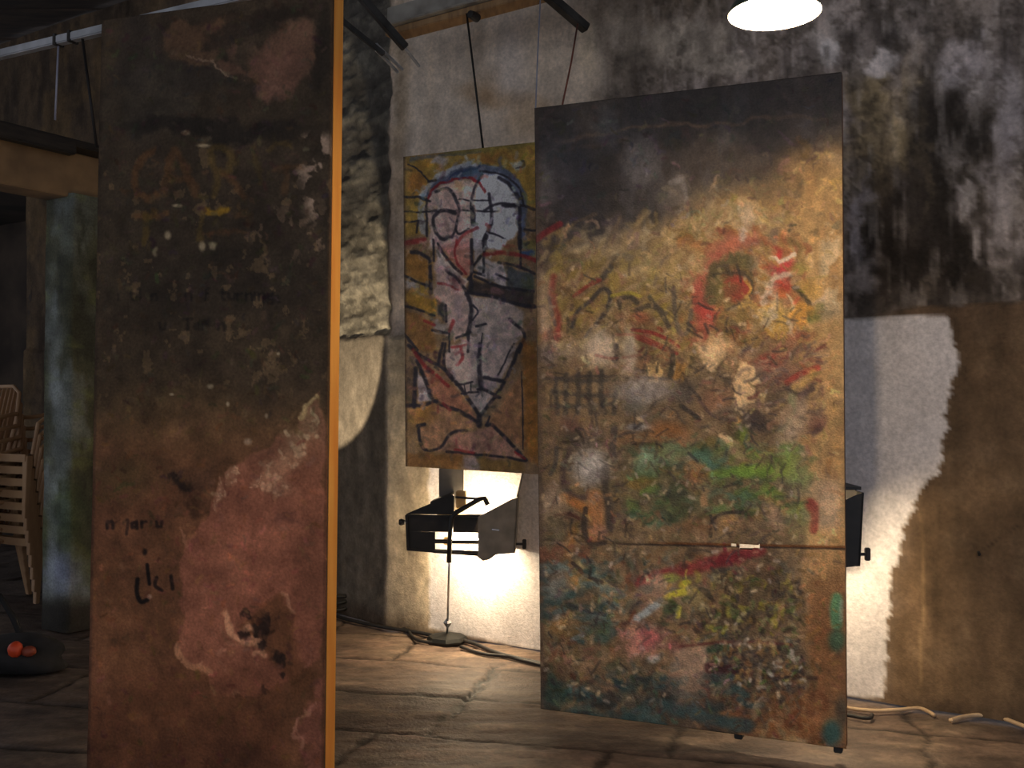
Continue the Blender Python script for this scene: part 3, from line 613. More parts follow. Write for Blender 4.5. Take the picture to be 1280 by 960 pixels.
p.blob(696, 730, 14, 18, (146, 132, 116), .65, .6); p.blob(704, 786, 24, 14, (172, 124, 66), .8, .5); p.curve([(712, 756), (734, 764), (756, 768)], 4, (52, 52, 56), a=.7); p.blob(755, 790, 12, 16, (64, 84, 66), .7, .6); p.curve([(715, 800), (728, 794)], 5, (140, 156, 160), a=.7)
p.blob(815, 745, 18, 20, (184, 142, 112), .75, .6); p.blob(822, 724, 8, 10, (204, 164, 130), .7, .5); p.curve([(796, 774), (812, 762), (826, 752)], 9, (170, 184, 186), a=.75, soft=.6)
p.poly([(772, 792), (806, 776), (838, 790), (818, 812), (786, 826)], (206, 136, 112), .75, 6); p.poly([(796, 790), (812, 786), (828, 800), (800, 812)], (210, 92, 92), .75, 5); p.blob(816, 824, 8, 5, (214, 200, 192), .85, .5); p.blob(845, 806, 12, 12, (140, 66, 58), .6, .7)
p.poly([(846, 812), (884, 806), (884, 830), (878, 872), (850, 882), (830, 856)], (188, 146, 112), .85, 6); p.curve([(886, 838), (884, 860), (882, 888)], 7, (140, 62, 46), a=.8); p.poly([(890, 848), (914, 848), (902, 862), (900, 892), (892, 892)], (206, 178, 128), .85, 3)
p.poly([(888, 808), (1000, 800), (1014, 846), (1000, 880), (910, 890), (902, 856), (888, 846)], (84, 66, 50), .6, 8)
p.curve([(888, 812), (910, 808)], 9, (52, 74, 48), a=.85); p.curve([(886, 834), (920, 838)], 12, (66, 28, 30), a=.85); p.curve([(850, 808), (920, 802), (990, 806)], 3, (104, 44, 36), a=.7); p.curve([(960, 846), (1020, 848)], 5, (76, 50, 36), a=.7)
p.dabs((892, 800, 1004, 890), 240, [(206, 190, 166), (96, 120, 54), (60, 46, 40), (150, 104, 58), (118, 78, 48), (168, 132, 70), (70, 62, 54), (54, 44, 40)], ln=(3, 9), wd=(2, 5), a=(.5, .95), h=.0012)
p.dabs((880, 870, 1030, 916), 90, [(140, 84, 44), (116, 66, 38), (150, 98, 54)], ln=(10, 24), wd=(4, 9), a=(.4, .7))
# dark foot of the painting, teal streaks
ft = sst(-70, -18, Y - np.interp(X, [676, 1058], [886, 936])) * (1 - sst(930, 985, X))
p.mix(ft * sst(.3, .5, n2) * .75, (72, 56, 44)); p.dabs((678, 846, 940, 915), 80, [(48, 70, 70), (58, 84, 80), (64, 60, 52)], ln=(12, 34), wd=(5, 10), ang=(0, 14), a=(.4, .8))
p.blob(695, 870, 18, 16, (48, 76, 66), .7, .6); p.curve([(830, 880), (880, 896), (935, 908)], 14, (54, 82, 82), a=.7, soft=.6); p.blob(690, 850, 6, 12, (56, 84, 68), .6)
p.curve([(1046, 748), (1044, 764), (1046, 780)], 13, (84, 142, 96), a=.85, soft=.5); p.curve([(1052, 752), (1051, 775)], 5, (160, 180, 150), a=.5); p.blob(1046, 800, 10, 14, (54, 92, 66), .8, .5); p.blob(1040, 916, 12, 16, (42, 82, 78), .85, .5); p.blob(1052, 890, 8, 20, (58, 56, 46), .7, .6)
p.mix((1 - sst(2, 9, X - np.interp(Y, [135, 886], [668, 676]))) * .45, (84, 66, 56))
p.warp(9, .05, 5); p.dabs((676, 400, 1000, 690), 90, [(206, 168, 120), (150, 120, 86), (92, 74, 56), (172, 138, 98), (124, 112, 96), (80, 66, 54), (166, 110, 78)], ln=(8, 24), wd=(5, 13), a=(.25, .6)); p.dabs((676, 690, 1000, 905), 80, [(190, 150, 106), (120, 92, 62), (74, 58, 44), (160, 118, 78), (96, 96, 82), (150, 84, 60)], ln=(8, 24), wd=(5, 12), a=(.25, .6)); p.unwarp()
texture_dabs(p, 2600, (3, 10), (1.5, 4), .22, (.25, .6), m=tm)
p.dabs((676, 330, 1000, 905), 300, [(70, 58, 48), (86, 70, 54), (60, 52, 50)], ln=(5, 22), wd=(1.4, 3.2), a=(.3, .7), curl=.22); p.dabs((676, 330, 1010, 880), 260, [(230, 194, 144), (206, 176, 136), (190, 168, 150)], ln=(2, 6), wd=(2, 4), a=(.3, .7), curl=.2)
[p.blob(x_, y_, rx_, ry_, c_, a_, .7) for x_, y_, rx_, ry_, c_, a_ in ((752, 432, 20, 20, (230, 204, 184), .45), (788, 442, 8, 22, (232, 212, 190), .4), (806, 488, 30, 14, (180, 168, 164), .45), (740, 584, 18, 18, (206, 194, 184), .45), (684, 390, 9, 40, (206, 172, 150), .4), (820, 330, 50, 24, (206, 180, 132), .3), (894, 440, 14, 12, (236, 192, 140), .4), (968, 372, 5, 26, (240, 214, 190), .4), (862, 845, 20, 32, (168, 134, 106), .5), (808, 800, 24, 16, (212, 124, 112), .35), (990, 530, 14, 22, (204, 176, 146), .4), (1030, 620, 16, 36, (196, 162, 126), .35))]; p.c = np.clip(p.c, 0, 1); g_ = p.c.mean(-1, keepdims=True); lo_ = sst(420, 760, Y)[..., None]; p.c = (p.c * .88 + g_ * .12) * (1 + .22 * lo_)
p.h += .0012 * (n3 - .5) + .001 * (n2 - .5)
seam = Y - (680 + (X - 860) * .022)
p.mix((1 - sst(.8, 2.6, np.abs(seam))) * sst(800, 850, X) * .75, (150, 84, 40)); p.mix((1 - sst(.5, 1.8, np.abs(seam - 2))) * sst(720, 800, X) * .8, (44, 30, 22))
p.h -= .002 * (1 - sst(.5, 2.5, np.abs(seam - 1)))
p.grain(.13, .03, 4); p.grain(.08, .3, 5)
cx_, cy_ = (X[:-1, :-1] + X[1:, 1:]) / 2, (Y[:-1, :-1] + Y[1:, 1:]) / 2
jag = vnoise(cx_.shape, (200, 110), 5)
hole = ((np.abs(cx_ - 937) < 13) & (cy_ > 680.5) & (cy_ < 684.5 + 3.5 * jag)) | ((np.abs(cx_ - 917) < 3.5) & (np.abs(cy_ - 681.5) < 1.6))
root = empty('painted_board', (RBL + RBR) / 2 * np.array([1, 1, 0]) + np.array([0, 0, min(RBL[2], RBR[2])]))
tag(root, 'tall board with a colourful abstract painting, painted dark and shaded at top, lit by the hanging lamp', 'painting', 'painted boards hung in the room')
M_art = painted('oil_paint', .5, .4, .2, 140, .5, 160)
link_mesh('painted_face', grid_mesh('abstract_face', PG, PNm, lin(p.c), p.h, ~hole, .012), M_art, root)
framing(root, RTL, RTR, RBR, RBL, PNm, .0125, .035, .045, plain('stained_batten', (120, 70, 36), (84, 48, 28), .6, scale=6, stretch=(3, 3, .4)), mids=(.36,))
r_ = (RTR - RTL) / np.linalg.norm(RTR - RTL)
for px, py in ((924, 917), (1048, 934)):
    q = on_plane(px, py, RTL, PNm); q = on_plane(px, py, RTL - PNm * .03, PNm); m = MB()
    m.box(q + ZV * .0, (.03, .045, .03), (r_, PNm, ZV)); m.build('foot', M_iron, root, bevel=.003)
R_PLANE = (RTL, PNm)

# ============ left: tall brown plaster board
Yl, Yr = 3.19, 2.94
LTL, LTR, LBR, LBL = at_y(127, 25, Yl), at_y(416, -13, Yr), at_y(404, 985, Yr), at_y(108, 972, Yl)
PG, PNm = board_grid(LTL, LTR, LBR, LBL, 250, 640); X, Y = project(PG)
p = Painter(X, Y, (2.44, .85), (122, 90, 62), seed=201)
n1, n2, n3, n4 = p.n(.5, 6), p.n(.18, 6), p.n(.06, 5), p.n(.3, 6, (1.5, .5))
p.mix(sst(.5, .75, n2) * .35, (150, 108, 78)); p.mix((1 - sst(.25, .5, n1)) * .4, (104, 74, 56))
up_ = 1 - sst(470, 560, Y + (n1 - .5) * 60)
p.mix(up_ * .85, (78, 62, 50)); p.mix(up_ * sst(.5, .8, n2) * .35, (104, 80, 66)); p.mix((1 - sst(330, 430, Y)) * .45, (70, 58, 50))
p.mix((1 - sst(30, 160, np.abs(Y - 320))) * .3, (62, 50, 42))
p.warp(18, .10, 6)
for cx, cy, rx, ry, c, a, an in [(360, 70, 34, 34, (142, 100, 84), .8, 0), (340, 96, 30, 28, (138, 94, 82), .7, 0), (262, 40, 52, 18, (124, 88, 68), .75, -12), (235, 62, 34, 22, (122, 88, 70), .7, 0), (300, 82, 30, 14, (134, 92, 78), .6, 25), (330, 110, 20, 12, (138, 96, 84), .6, 0), (300, 40, 40, 16, (58, 46, 40), .85, -30), (400, 60, 16, 60, (54, 44, 38), .8, 0), (330, 22, 70, 12, (62, 48, 40), .7, 0), (300, 96, 10, 16, (64, 52, 44), .7, 0), (190, 130, 50, 50, (84, 74, 68), .5, 0), (270, 165, 110, 14, (48, 40, 36), .8, 0), (250, 100, 40, 18, (66, 56, 52), .6, 0), (170, 60, 30, 50, (66, 56, 54), .5, 0), (150, 300, 40, 90, (76, 62, 50), .5, 0), (280, 360, 110, 40, (62, 50, 42), .5, 0)]: p.blob(cx, cy, rx, ry, c, a, .3, an)
p.curve([(238, 68), (256, 72), (272, 82), (296, 90)], 3, (176, 140, 122), a=.7)
p.unwarp(); p.warp(6, .06)
# flaked right edge
eg = sst(362, 388, X + (n2 - .5) * 40) * sst(160, 175, Y) * (1 - sst(255, 290, Y))
p.speck(eg, .10, .46, (206, 168, 150), .95, .03)
p.speck((1 - sst(0, 60, np.abs(Y - 290))) * sst(300, 330, X), .06, .68, (164, 128, 108), .6, .03)
p.speck(up_ * sst(160, 200, Y), .05, .80, (150, 116, 86), .5, .02)
p.unwarp()
for cx, cy, rx, ry in [(232, 166, 5, 3), (254, 182, 8, 2), (263, 483, 4, 3), (215, 493, 3, 1.5), (285, 505, 2, 3), (348, 442, 2, 2), (310, 552, 5, 4), (253, 308, 4, 6), (266, 308, 4, 5), (333, 520, 2, 3), (210, 294, 4, 5), (222, 257, 6, 2)]: p.blob(cx, cy, rx, ry, (206, 176, 146), .8, .5)
# worn painted letters
p.warp(3, .03)
OR, YO = (128, 84, 54), (126, 96, 48)
p.curve([(192, 188), (178, 200), (169, 220), (172, 238), (184, 248), (198, 244)], 9, OR, a=.7, soft=.6)
p.curve([(206, 240), (212, 210), (218, 188), (232, 212), (246, 244)], 9, OR, a=.6, soft=.7); p.curve([(208, 224), (240, 224)], 7, OR, a=.5, soft=.7)
p.curve([(268, 246), (270, 215), (262, 190), (280, 186), (292, 198), (284, 212), (272, 214)], 8, YO, a=.5, soft=.7); p.curve([(280, 216), (294, 230), (306, 246)], 8, OR, a=.55, soft=.7)
p.curve([(318, 186), (322, 206), (326, 228)], 7, YO, a=.35, soft=.8); p.curve([(338, 188), (352, 178), (364, 184)], 6, YO, a=.4, soft=.8); p.curve([(358, 212), (356, 240)], 7, OR, a=.4, soft=.8); p.curve([(342, 212), (376, 210)], 6, OR, a=.35, soft=.8)
p.curve([(170, 268), (192, 270), (208, 266)], 8, OR, a=.6, soft=.7); p.curve([(184, 270), (182, 286), (180, 302)], 8, YO, a=.6, soft=.6)
p.curve([(260, 266), (274, 264), (286, 262)], 7, (196, 142, 44), a=.75, soft=.5); p.curve([(256, 266), (252, 284), (250, 300)], 7, YO, a=.5, soft=.7); p.curve([(296, 270), (312, 266), (308, 280)], 6, OR, a=.45, soft=.8); p.curve([(256, 292), (282, 290), (308, 292)], 4, OR, a=.4, soft=.8)
p.unwarp()
# faded handwritten lines
def scrawl(x, y, hgt, s, wd, a):
    for ch in s:
        L = {'i': [[(0, .4), (0, 1)]], 'n': [[(0, 1), (0, .45)], [(0, .6), (.35, .42), (.5, .6), (.5, 1)]], 't': [[(.2, 0), (.2, .9), (.4, 1)], [(0, .4), (.45, .4)]], 'h': [[(0, 0), (0, 1)], [(0, .6), (.35, .45), (.5, .65), (.5, 1)]],
             'e': [[(0, .7), (.5, .65), (.3, .42), (.02, .6), (.1, .95), (.5, .95)]], 'm': [[(0, 1), (0, .45)], [(0, .55), (.25, .42), (.35, 1)], [(.35, .55), (.6, .42), (.7, 1)]], 'o': [[(.25, .42), (0, .7), (.25, 1), (.5, .7), (.25, .42)]],
             'r': [[(0, 1), (0, .45)], [(0, .6), (.4, .45)]], 'g': [[(.45, .45), (.05, .55), (.1, .9), (.45, .8)], [(.45, .45), (.45, 1.3), (.1, 1.3)]], 'f': [[(.5, .05), (.25, .2), (.25, 1)], [(.05, .45), (.45, .45)]], 'u': [[(0, .45), (.05, .95), (.45, .95), (.5, .45)]], 'T': [[(0, .05), (.7, .05)], [(.35, .05), (.35, 1)]], 'l': [[(0, 0), (0, 1)]], 'c': [[(.45, .5), (.1, .5), (.05, .9), (.45, .98)]], 'a': [[(.45, .45), (.05, .6), (.1, .95), (.45, .85), (.45, .45), (.5, 1)]], 'y': [[(0, .45), (.25, .95)], [(.5, .45), (.1, 1.4)]], 'U': [[(0, 0), (.03, .85), (.3, 1), (.55, .8)]]}.get(ch, [])
        for q in L: p.stroke([(x + a_ * hgt, y + b_ * hgt) for a_, b_ in q], wd, (34, 28, 26), a=a, soft=.5)
        x += hgt * (.9 if ch in 'mT' else .35 if ch in 'il' else .72)
scrawl(148, 362, 13, 'i til n', 2.6, .45); scrawl(232, 360, 15, 'n f turning', 2.8, .6); scrawl(330, 364, 14, 'me', 3.5, .6); scrawl(200, 398, 14, 'u  Ter n', 3.0, .5); p.blob(262, 403, 7, 6, (36, 30, 28), .6, .6)
# lower pink field with crumbled rim
p.warp(7, .08)
PINK = [(406, 490), (392, 502), (372, 520), (374, 540), (350, 548), (336, 560), (312, 568), (288, 584), (276, 606), (268, 632), (256, 648), (240, 662), (230, 676), (226, 720), (226, 780), (220, 816), (232, 830), (254, 838), (260, 846), (268, 862), (284, 872), (304, 868), (330, 862), (345, 858), (380, 842), (396, 812), (410, 780)]
pk = p.poly(PINK, (170, 116, 90), .9, 2.5, h=.0014)
p.mix(pk * sst(.5, .8, n1) * .35, (164, 118, 92)); p.mix((1 - sst(0, 36, np.abs(X - 390))) * sst(500, 560, Y) * (1 - sst(720, 800, Y)) * .4, (150, 104, 76))
for cx, cy, rx, ry in [(348, 590, 16, 20), (334, 596, 10, 16), (364, 572, 14, 16), (372, 548, 10, 14), (356, 610, 14, 10), (386, 528, 10, 16), (288, 596, 5, 8), (278, 610, 4, 12), (292, 586, 6, 5), (276, 628, 3, 10), (320, 600, 8, 5)]:
    w_ = p.win(cx - 30, cx + 30, cy - 30, cy + 30)
    p.blob(cx, cy, rx, ry, (206, 166, 128), .5, .5); [p.blob(cx + rng.uniform(-rx, rx), cy + rng.uniform(-ry, ry), rx * rng.uniform(.12, .34), ry * rng.uniform(.1, .34), (226, 190, 150), .8, .4, h=.001) for _ in range(7)]
p.curve([(374, 520), (386, 510), (404, 496)], 4, (222, 184, 132), a=.9, h=.001); p.curve([(219, 812), (226, 824), (250, 834), (262, 842)], 8, (206, 160, 118), a=.95, h=.0012); p.curve([(262, 846), (266, 864), (292, 872)], 4, (160, 116, 88), a=.6)
p.curve([(285, 766), (288, 790), (298, 804), (322, 808), (330, 818), (316, 824)], 7, (222, 174, 132), a=.95, h=.001); p.curve([(276, 784), (286, 806), (300, 808)], 4, (170, 128, 98), a=.6); p.curve([(352, 744), (364, 748), (368, 766)], 5, (212, 164, 126), a=.85)
p.poly([(300, 780), (330, 752), (352, 744), (366, 764), (368, 800), (376, 826), (398, 840), (392, 862), (370, 874), (352, 838), (330, 806), (312, 800)], (116, 84, 54), .75, 6)
p.unwarp(); p.warp(8, .04)
for cx, cy, rx, ry in [(306, 772, 10, 6), (320, 790, 8, 8), (332, 784, 6, 14), (330, 806, 8, 7), (300, 794, 7, 6), (346, 822, 9, 7), (356, 826, 6, 6), (350, 842, 7, 5), (328, 864, 5, 3)]: p.blob(cx, cy, rx, ry, (50, 40, 34), .85, .4, h=-.0012)
p.blob(308, 788, 8, 5, (204, 160, 122), .9, .4); p.blob(318, 800, 12, 4, (200, 156, 118), .85, .4); p.curve([(278, 828), (282, 842)], 4, (172, 126, 98), a=.7); p.curve([(374, 832), (384, 826), (392, 812)], 3, (176, 128, 104), a=.7); p.blob(294, 870, 5, 3, (190, 150, 116), .8)
p.poly([(396, 850), (374, 908), (372, 920), (384, 930), (376, 965), (402, 990), (406, 850)], (164, 112, 92), .7, 4, h=.0008); p.curve([(390, 880), (374, 912), (382, 926)], 4, (190, 146, 116), a=.7)
p.blob(235, 600, 24, 12, (84, 66, 50), .6, .6); p.blob(224, 602, 10, 8, (44, 36, 32), .75, .5); p.blob(240, 606, 8, 7, (46, 38, 34), .65, .6); p.blob(245, 636, 12, 10, (70, 52, 36), .7, .6); p.blob(255, 600, 14, 26, (120, 90, 66), .6, .6); p.blob(360, 652, 24, 5, (104, 74, 62), .6, .7); p.blob(155, 600, 44, 26, (92, 88, 54), .45, .8); p.curve([(140, 612), (165, 608)], 6, (72, 82, 46), a=.5); p.curve([(228, 660), (230, 680)], 4, (186, 142, 108), a=.6)
p.unwarp()
lowd = sst(820, 880, Y + (n1 - .5) * 60) * (1 - sst(340, 372, X)) ; p.mix(lowd * .45, (104, 70, 48)); p.mix(sst(915, 940, Y) * (1 - sst(0, 60, np.abs(X - 310))) * .4, (70, 48, 36))
scrawl(134, 646, 14, 'n  a', 4.0, .8); p.curve([(154, 654), (160, 650), (158, 668)], 3, (36, 30, 28), a=.6); scrawl(177, 646, 13, 'r u', 3.2, .7); p.blob(181, 690, 3, 4, (30, 26, 24), .85)
p.curve([(172, 724), (171, 740), (176, 752), (184, 750)], 5, (28, 24, 22), a=.92); p.curve([(184, 706), (186, 722), (187, 730)], 4, (28, 24, 22), a=.92); p.curve([(196, 722), (194, 732), (202, 738)], 4, (32, 26, 24), a=.8); p.curve([(214, 720), (216, 736)], 4, (32, 26, 24), a=.8); p.blob(187, 746, 3, 3, (206, 180, 150), .8)
texture_dabs(p, 1400, (3, 10), (1.5, 5), .16, (.2, .5))
p.mix((1 - sst(1.5, 5, X - np.interp(Y, [25, 972], [127, 108]))) * .5, (64, 50, 42))
p.mix((1 - sst(1, 4, np.interp(Y, [-13, 985], [416, 404]) - X)) * .5, (96, 66, 46))
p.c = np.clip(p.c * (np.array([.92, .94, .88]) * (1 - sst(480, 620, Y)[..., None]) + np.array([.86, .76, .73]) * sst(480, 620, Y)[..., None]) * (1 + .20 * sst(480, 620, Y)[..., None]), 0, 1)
p.h += .0014 * (n3 - .5) + .003 * (n1 - .5) + .0012 * (n2 - .5)
p.grain(.16, .05, 5); p.grain(.12, .4, 5)
zb = .0
root = empty('painted_board', (LBL + LBR) / 2 * np.array([1, 1, 0]) + np.array([0, 0, min(LBL[2], LBR[2])]))
tag(root, 'very tall dark brown plaster covered board in front at left with an orange timber edge', 'painting', 'painted boards hung in the room')
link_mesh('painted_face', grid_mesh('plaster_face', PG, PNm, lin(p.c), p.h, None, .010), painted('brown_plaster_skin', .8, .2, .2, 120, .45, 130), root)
framing(root, LTL, LTR, LBR, LBL, PNm, .0105, .062, .05, M_batten, mids=(.33, .66))
L_PLANE = (LTL, PNm); r_ = (LTR - LTL) / np.linalg.norm(LTR - LTL)
for px in (150, 380):
    q = on_plane(px, 975, LTL, PNm); zq = (LBL[2] + LBR[2]) / 2
    m = MB(); m.box(np.array([q[0], q[1], 0]) - PNm * .04 + ZV * (zq / 2), (.05, .05, max(zq, .01) + .016), (r_, PNm, ZV)); m.build('foot', M_iron, root, bevel=.003)

# ============ middle: figure painting hung at the back
Yl, Yr = 4.80, 4.50
MTL, MTR, MBR, MBL = at_y(504, 196, Yl), at_y(674, 177, Yr), at_y(676, 593, Yr), at_y(507, 583, Yl)
PG, PNm = board_grid(MTL, MTR, MBR, MBL, 240, 500); X, Y = project(PG)
p = Painter(X, Y, (1.5, .7), (150, 120, 88), seed=301)
n1, n2, n3 = p.n(.3, 6), p.n(.12, 6), p.n(.04, 5)
Z1 = lambda *a: [(495 + x / 6.86, 170 + y / 6.86) for x, y in a]
Z2 = lambda *a: [(495 + x / 6.86, 300 + y / 6.86) for x, y in a]
Z3 = lambda *a: [(495 + x / 5.65, 430 + y / 5.65) for x, y in a]
YEL, PNK, WHT, BLU, RED, DRK, GRN = (178, 140, 50), (226, 196, 190), (240, 236, 244), (70, 84, 130), (150, 36, 40), (44, 40, 48), (140, 140, 60)
p.mix(sst(.5, .8, n1) * .4, (168, 122, 62)); p.mix(sst(.55, .8, n2) * .35, (128, 96, 60))
p.warp(3, .06)
# yellow ground at the top
p.poly([(504, 196), (674, 177), (674, 260), (504, 300)], YEL, .7, 4); p.blob(520, 226, 10, 14, (170, 106, 44), .7, .6); p.blob(535, 205, 14, 6, (196, 140, 50), .7, .6, -10); p.blob(618, 197, 26, 6, (164, 104, 48), .7, .6); p.blob(628, 200, 8, 6, (120, 112, 52), .6, .6); p.curve([(515, 198), (540, 195), (600, 189)], 4, (80, 84, 96), a=.7); p.curve([(560, 190), (604, 186), (672, 178)], 7, (132, 118, 56), a=.7)
p.poly(Z1((290, 240), (340, 170), (450, 190), (400, 270)), (190, 178, 184), .8, 3); p.poly(Z1((980, 230), (1090, 210), (1120, 260), (1040, 320)), (180, 184, 180), .8, 2); p.curve(Z1((1040, 290), (1115, 250), (1085, 212)), 1.6, DRK, a=.7)
# arch
p.poly(Z1((200, 510), (280, 400), (450, 290), (700, 225), (900, 270), (1060, 380), (1110, 480), (1110, 960), (1060, 960), (1040, 560), (960, 440), (700, 400), (560, 380), (380, 420), (290, 520)), (84, 98, 132), .85, 2)
p.curve(Z1((210, 510), (290, 400), (450, 300), (690, 235)), 5, (190, 190, 196), a=.85); p.curve(Z1((400, 390), (540, 320), (700, 280), (720, 220)), 2.5, (50, 62, 96), a=.8); p.curve(Z1((560, 350), (640, 320), (700, 300)), 8, (66, 96, 116), a=.5)
# two heads, pale
body = [Z1((280, 960), (270, 520), (380, 420), (540, 380), (690, 400), (640, 960))[i] for i in range(6)]
p.poly(body, PNK, .85, 3); p.poly(Z1((660, 960), (680, 440), (760, 330), (860, 330), (960, 430), (1040, 560), (1050, 800), (900, 960)), WHT, .9, 3)
p.poly(Z1((500, 430), (660, 410), (650, 800), (560, 840), (530, 600)), (216, 192, 180), .6, 4); p.blob(573, 232, 5, 6, (204, 158, 104), .7, .6); p.poly(Z1((205, 540), (262, 545), (262, 860), (215, 850), (190, 760)), (176, 176, 184), .8, 2)
p.blob(*Z1((500, 700))[0], 16, 30, (206, 160, 152), .5, .7)
p.curve(Z1((270, 530), (350, 420), (500, 375), (620, 375), (700, 400), (760, 480)), 2.8, RED, a=.9)
# torsos
p.poly(Z2((330, 200), (330, 480), (420, 660), (440, 780), (500, 860), (640, 790), (640, 470), (560, 380), (420, 220), (340, 60)), (196, 170, 164), .85, 3)
p.poly(Z2((620, 470), (980, 520), (1100, 620), (1100, 800), (960, 960), (480, 960), (640, 780)), (190, 170, 160), .9, 3)
p.poly(Z3((380, 0), (350, 150), (430, 290), (600, 500), (700, 340), (880, 0)), (194, 172, 164), .9, 3)
p.poly(Z2((770, 160), (940, 230), (940, 420), (680, 290)), (206, 192, 190), .9, 2); p.poly(Z2((650, 250), (740, 140), (740, 290)), (200, 186, 178), .9, 2); p.poly(Z2((670, 0), (750, 0), (740, 100), (660, 200)), (190, 176, 176), .8, 2)
p.poly(Z2((380, 60), (520, 0), (640, 0), (640, 280), (560, 300)), (196, 132, 124), .75, 4); p.poly(Z2((350, 80), (480, 230), (620, 330), (600, 420), (420, 250), (340, 180)), (206, 190, 184), .85, 2)
p.poly(Z2((400, 210), (560, 330), (600, 440), (470, 360)), (112, 96, 100), .7, 3); p.blob(*Z2((540, 600))[0], 5, 20, (120, 104, 116), .45, .8); p.blob(*Z2((520, 380))[0], 8, 10, (160, 84, 80), .4, .8)
# left ochre slats
p.poly(Z2((70, 90), (270, 150), (270, 380), (70, 300)), (164, 112, 44), .85, 3); p.poly(Z2((80, 430), (350, 520), (330, 640), (80, 560)), (176, 130, 44), .85, 3); p.poly(Z2((70, 600), (330, 680), (330, 960), (180, 960), (70, 800)), (150, 104, 52), .8, 3); p.poly(Z2((90, 340), (180, 370), (170, 450), (100, 410)), (184, 172, 168), .8, 2); p.poly(Z2((330, 690), (430, 720), (450, 820), (320, 780)), (160, 154, 156), .7, 3); p.poly(Z2((200, 380), (290, 410), (280, 470), (190, 440)), (180, 146, 48), .8, 2)
p.poly(Z2((350, 520), (430, 560), (430, 690), (350, 650)), (48, 48, 48), .85, 3)
# dark band and right dark block
p.poly(Z2((640, 320), (900, 400), (1180, 440), (1180, 570), (1040, 560), (820, 480), (600, 450)), (56, 48, 48), .85, 3); p.poly(Z2((950, 230), (1180, 290), (1180, 440), (940, 420)), (72, 80, 88), .85, 3); p.blob(*Z2((860, 445))[0], 8, 4, (140, 96, 96), .7); p.blob(*Z2((1120, 380))[0], 8, 12, (84, 90, 62), .6); p.poly(Z2((900, 130), (1070, 150), (1060, 220), (900, 190)), (132, 120, 84), .7, 3); p.poly(Z2((1090, 150), (1190, 180), (1190, 280), (1090, 230)), (140, 106, 80), .7, 3); p.poly(Z2((1060, 0), (1190, 0), (1190, 120), (1080, 110)), (132, 126, 62), .7, 3); p.blob(*Z2((1120, 100))[0], 8, 5, (50, 78, 130), .85)
# lower part
p.poly(Z3((150, 100), (250, 200), (430, 310), (600, 570), (420, 450), (290, 430), (220, 300)), (178, 118, 92), .85, 3); p.poly(Z3((155, 190), (215, 290), (255, 400), (150, 410)), (196, 178, 176), .9, 2); p.poly(Z3((80, 450), (300, 430), (590, 570), (370, 630), (310, 740), (200, 750), (150, 600)), (186, 138, 102), .85, 4); p.poly(Z3((310, 740), (390, 630), (600, 590), (680, 590), (920, 810), (560, 800)), (184, 136, 116), .85, 3); p.blob(*Z3((180, 500))[0], 14, 12, (176, 124, 44), .6, .7); p.poly(Z3((650, 540), (890, 210), (900, 740), (700, 600)), (178, 124, 84), .75, 4); p.poly(Z3((890, 0), (1000, 0), (1000, 850), (910, 780)), (160, 104, 40), .8, 4); p.poly(Z3((60, 160), (140, 170), (130, 430), (70, 440)), (112, 88, 66), .8, 3); p.poly(Z3((480, 350), (620, 340), (690, 380), (600, 490)), (196, 176, 168), .9, 2); p.poly(Z3((620, 260), (750, 270), (690, 350), (620, 320)), (190, 166, 164), .9, 2); p.poly(Z3((60, 770), (480, 780), (480, 880), (60, 870)), (150, 100, 46), .7, 4); p.poly(Z3((590, 800), (900, 825), (900, 910), (590, 890)), (150, 112, 48), .7, 4); p.poly(Z3((480, 790), (580, 800), (580, 890), (480, 890)), (172, 150, 146), .85, 3)
p.unwarp(); p.warp(.8, .04)
def ln(pts, wd=2.2, c=DRK, a=.9): p.curve(pts, wd, c, a=a, soft=.5, h=.0005)
for q, wd in [(Z1((60, 520), (180, 525), (290, 560)), 2.5), (Z1((60, 645), (250, 650), (450, 640), (650, 640), (880, 650)), 1.6), (Z1((60, 740), (190, 730)), 2), (Z1((262, 540), (262, 860)), 2.4), (Z1((190, 740), (180, 830)), 2), (Z1((540, 545), (800, 555)), 1.4),
    (Z1((340, 480), (440, 450), (500, 520), (540, 620), (530, 680), (510, 800), (480, 870)), 3), (Z1((380, 640), (320, 700), (330, 800), (390, 880), (470, 870)), 3.4), (Z1((340, 640), (420, 640), (510, 660)), 4), (Z1((510, 800), (540, 840), (620, 800)), 2.4),
    (Z1((740, 330), (680, 430), (650, 560), (650, 760)), 2.6), (Z1((660, 600), (670, 760)), 5), (Z1((800, 500), (820, 640), (820, 740), (790, 820), (760, 900)), 4), (Z1((760, 640), (820, 600), (900, 580), (1000, 590), (1090, 600), (1190, 630)), 3), (Z1((920, 600), (1020, 600)), 4.5), (Z1((880, 360), (960, 410), (1020, 480), (1060, 540)), 4), (Z1((1060, 600), (1060, 960)), 4), (Z1((1100, 800), (1190, 810)), 2.4), (Z1((740, 900), (800, 830), (940, 880)), 2), (Z1((760, 890), (760, 960)), 5),
    (Z1((720, 300), (900, 330), (1050, 440), (1100, 600)), 2), (Z1((280, 390), (340, 380)), 2.6), (Z1((100, 240), (190, 290), (280, 380)), 1.4)]: ln(q, wd)
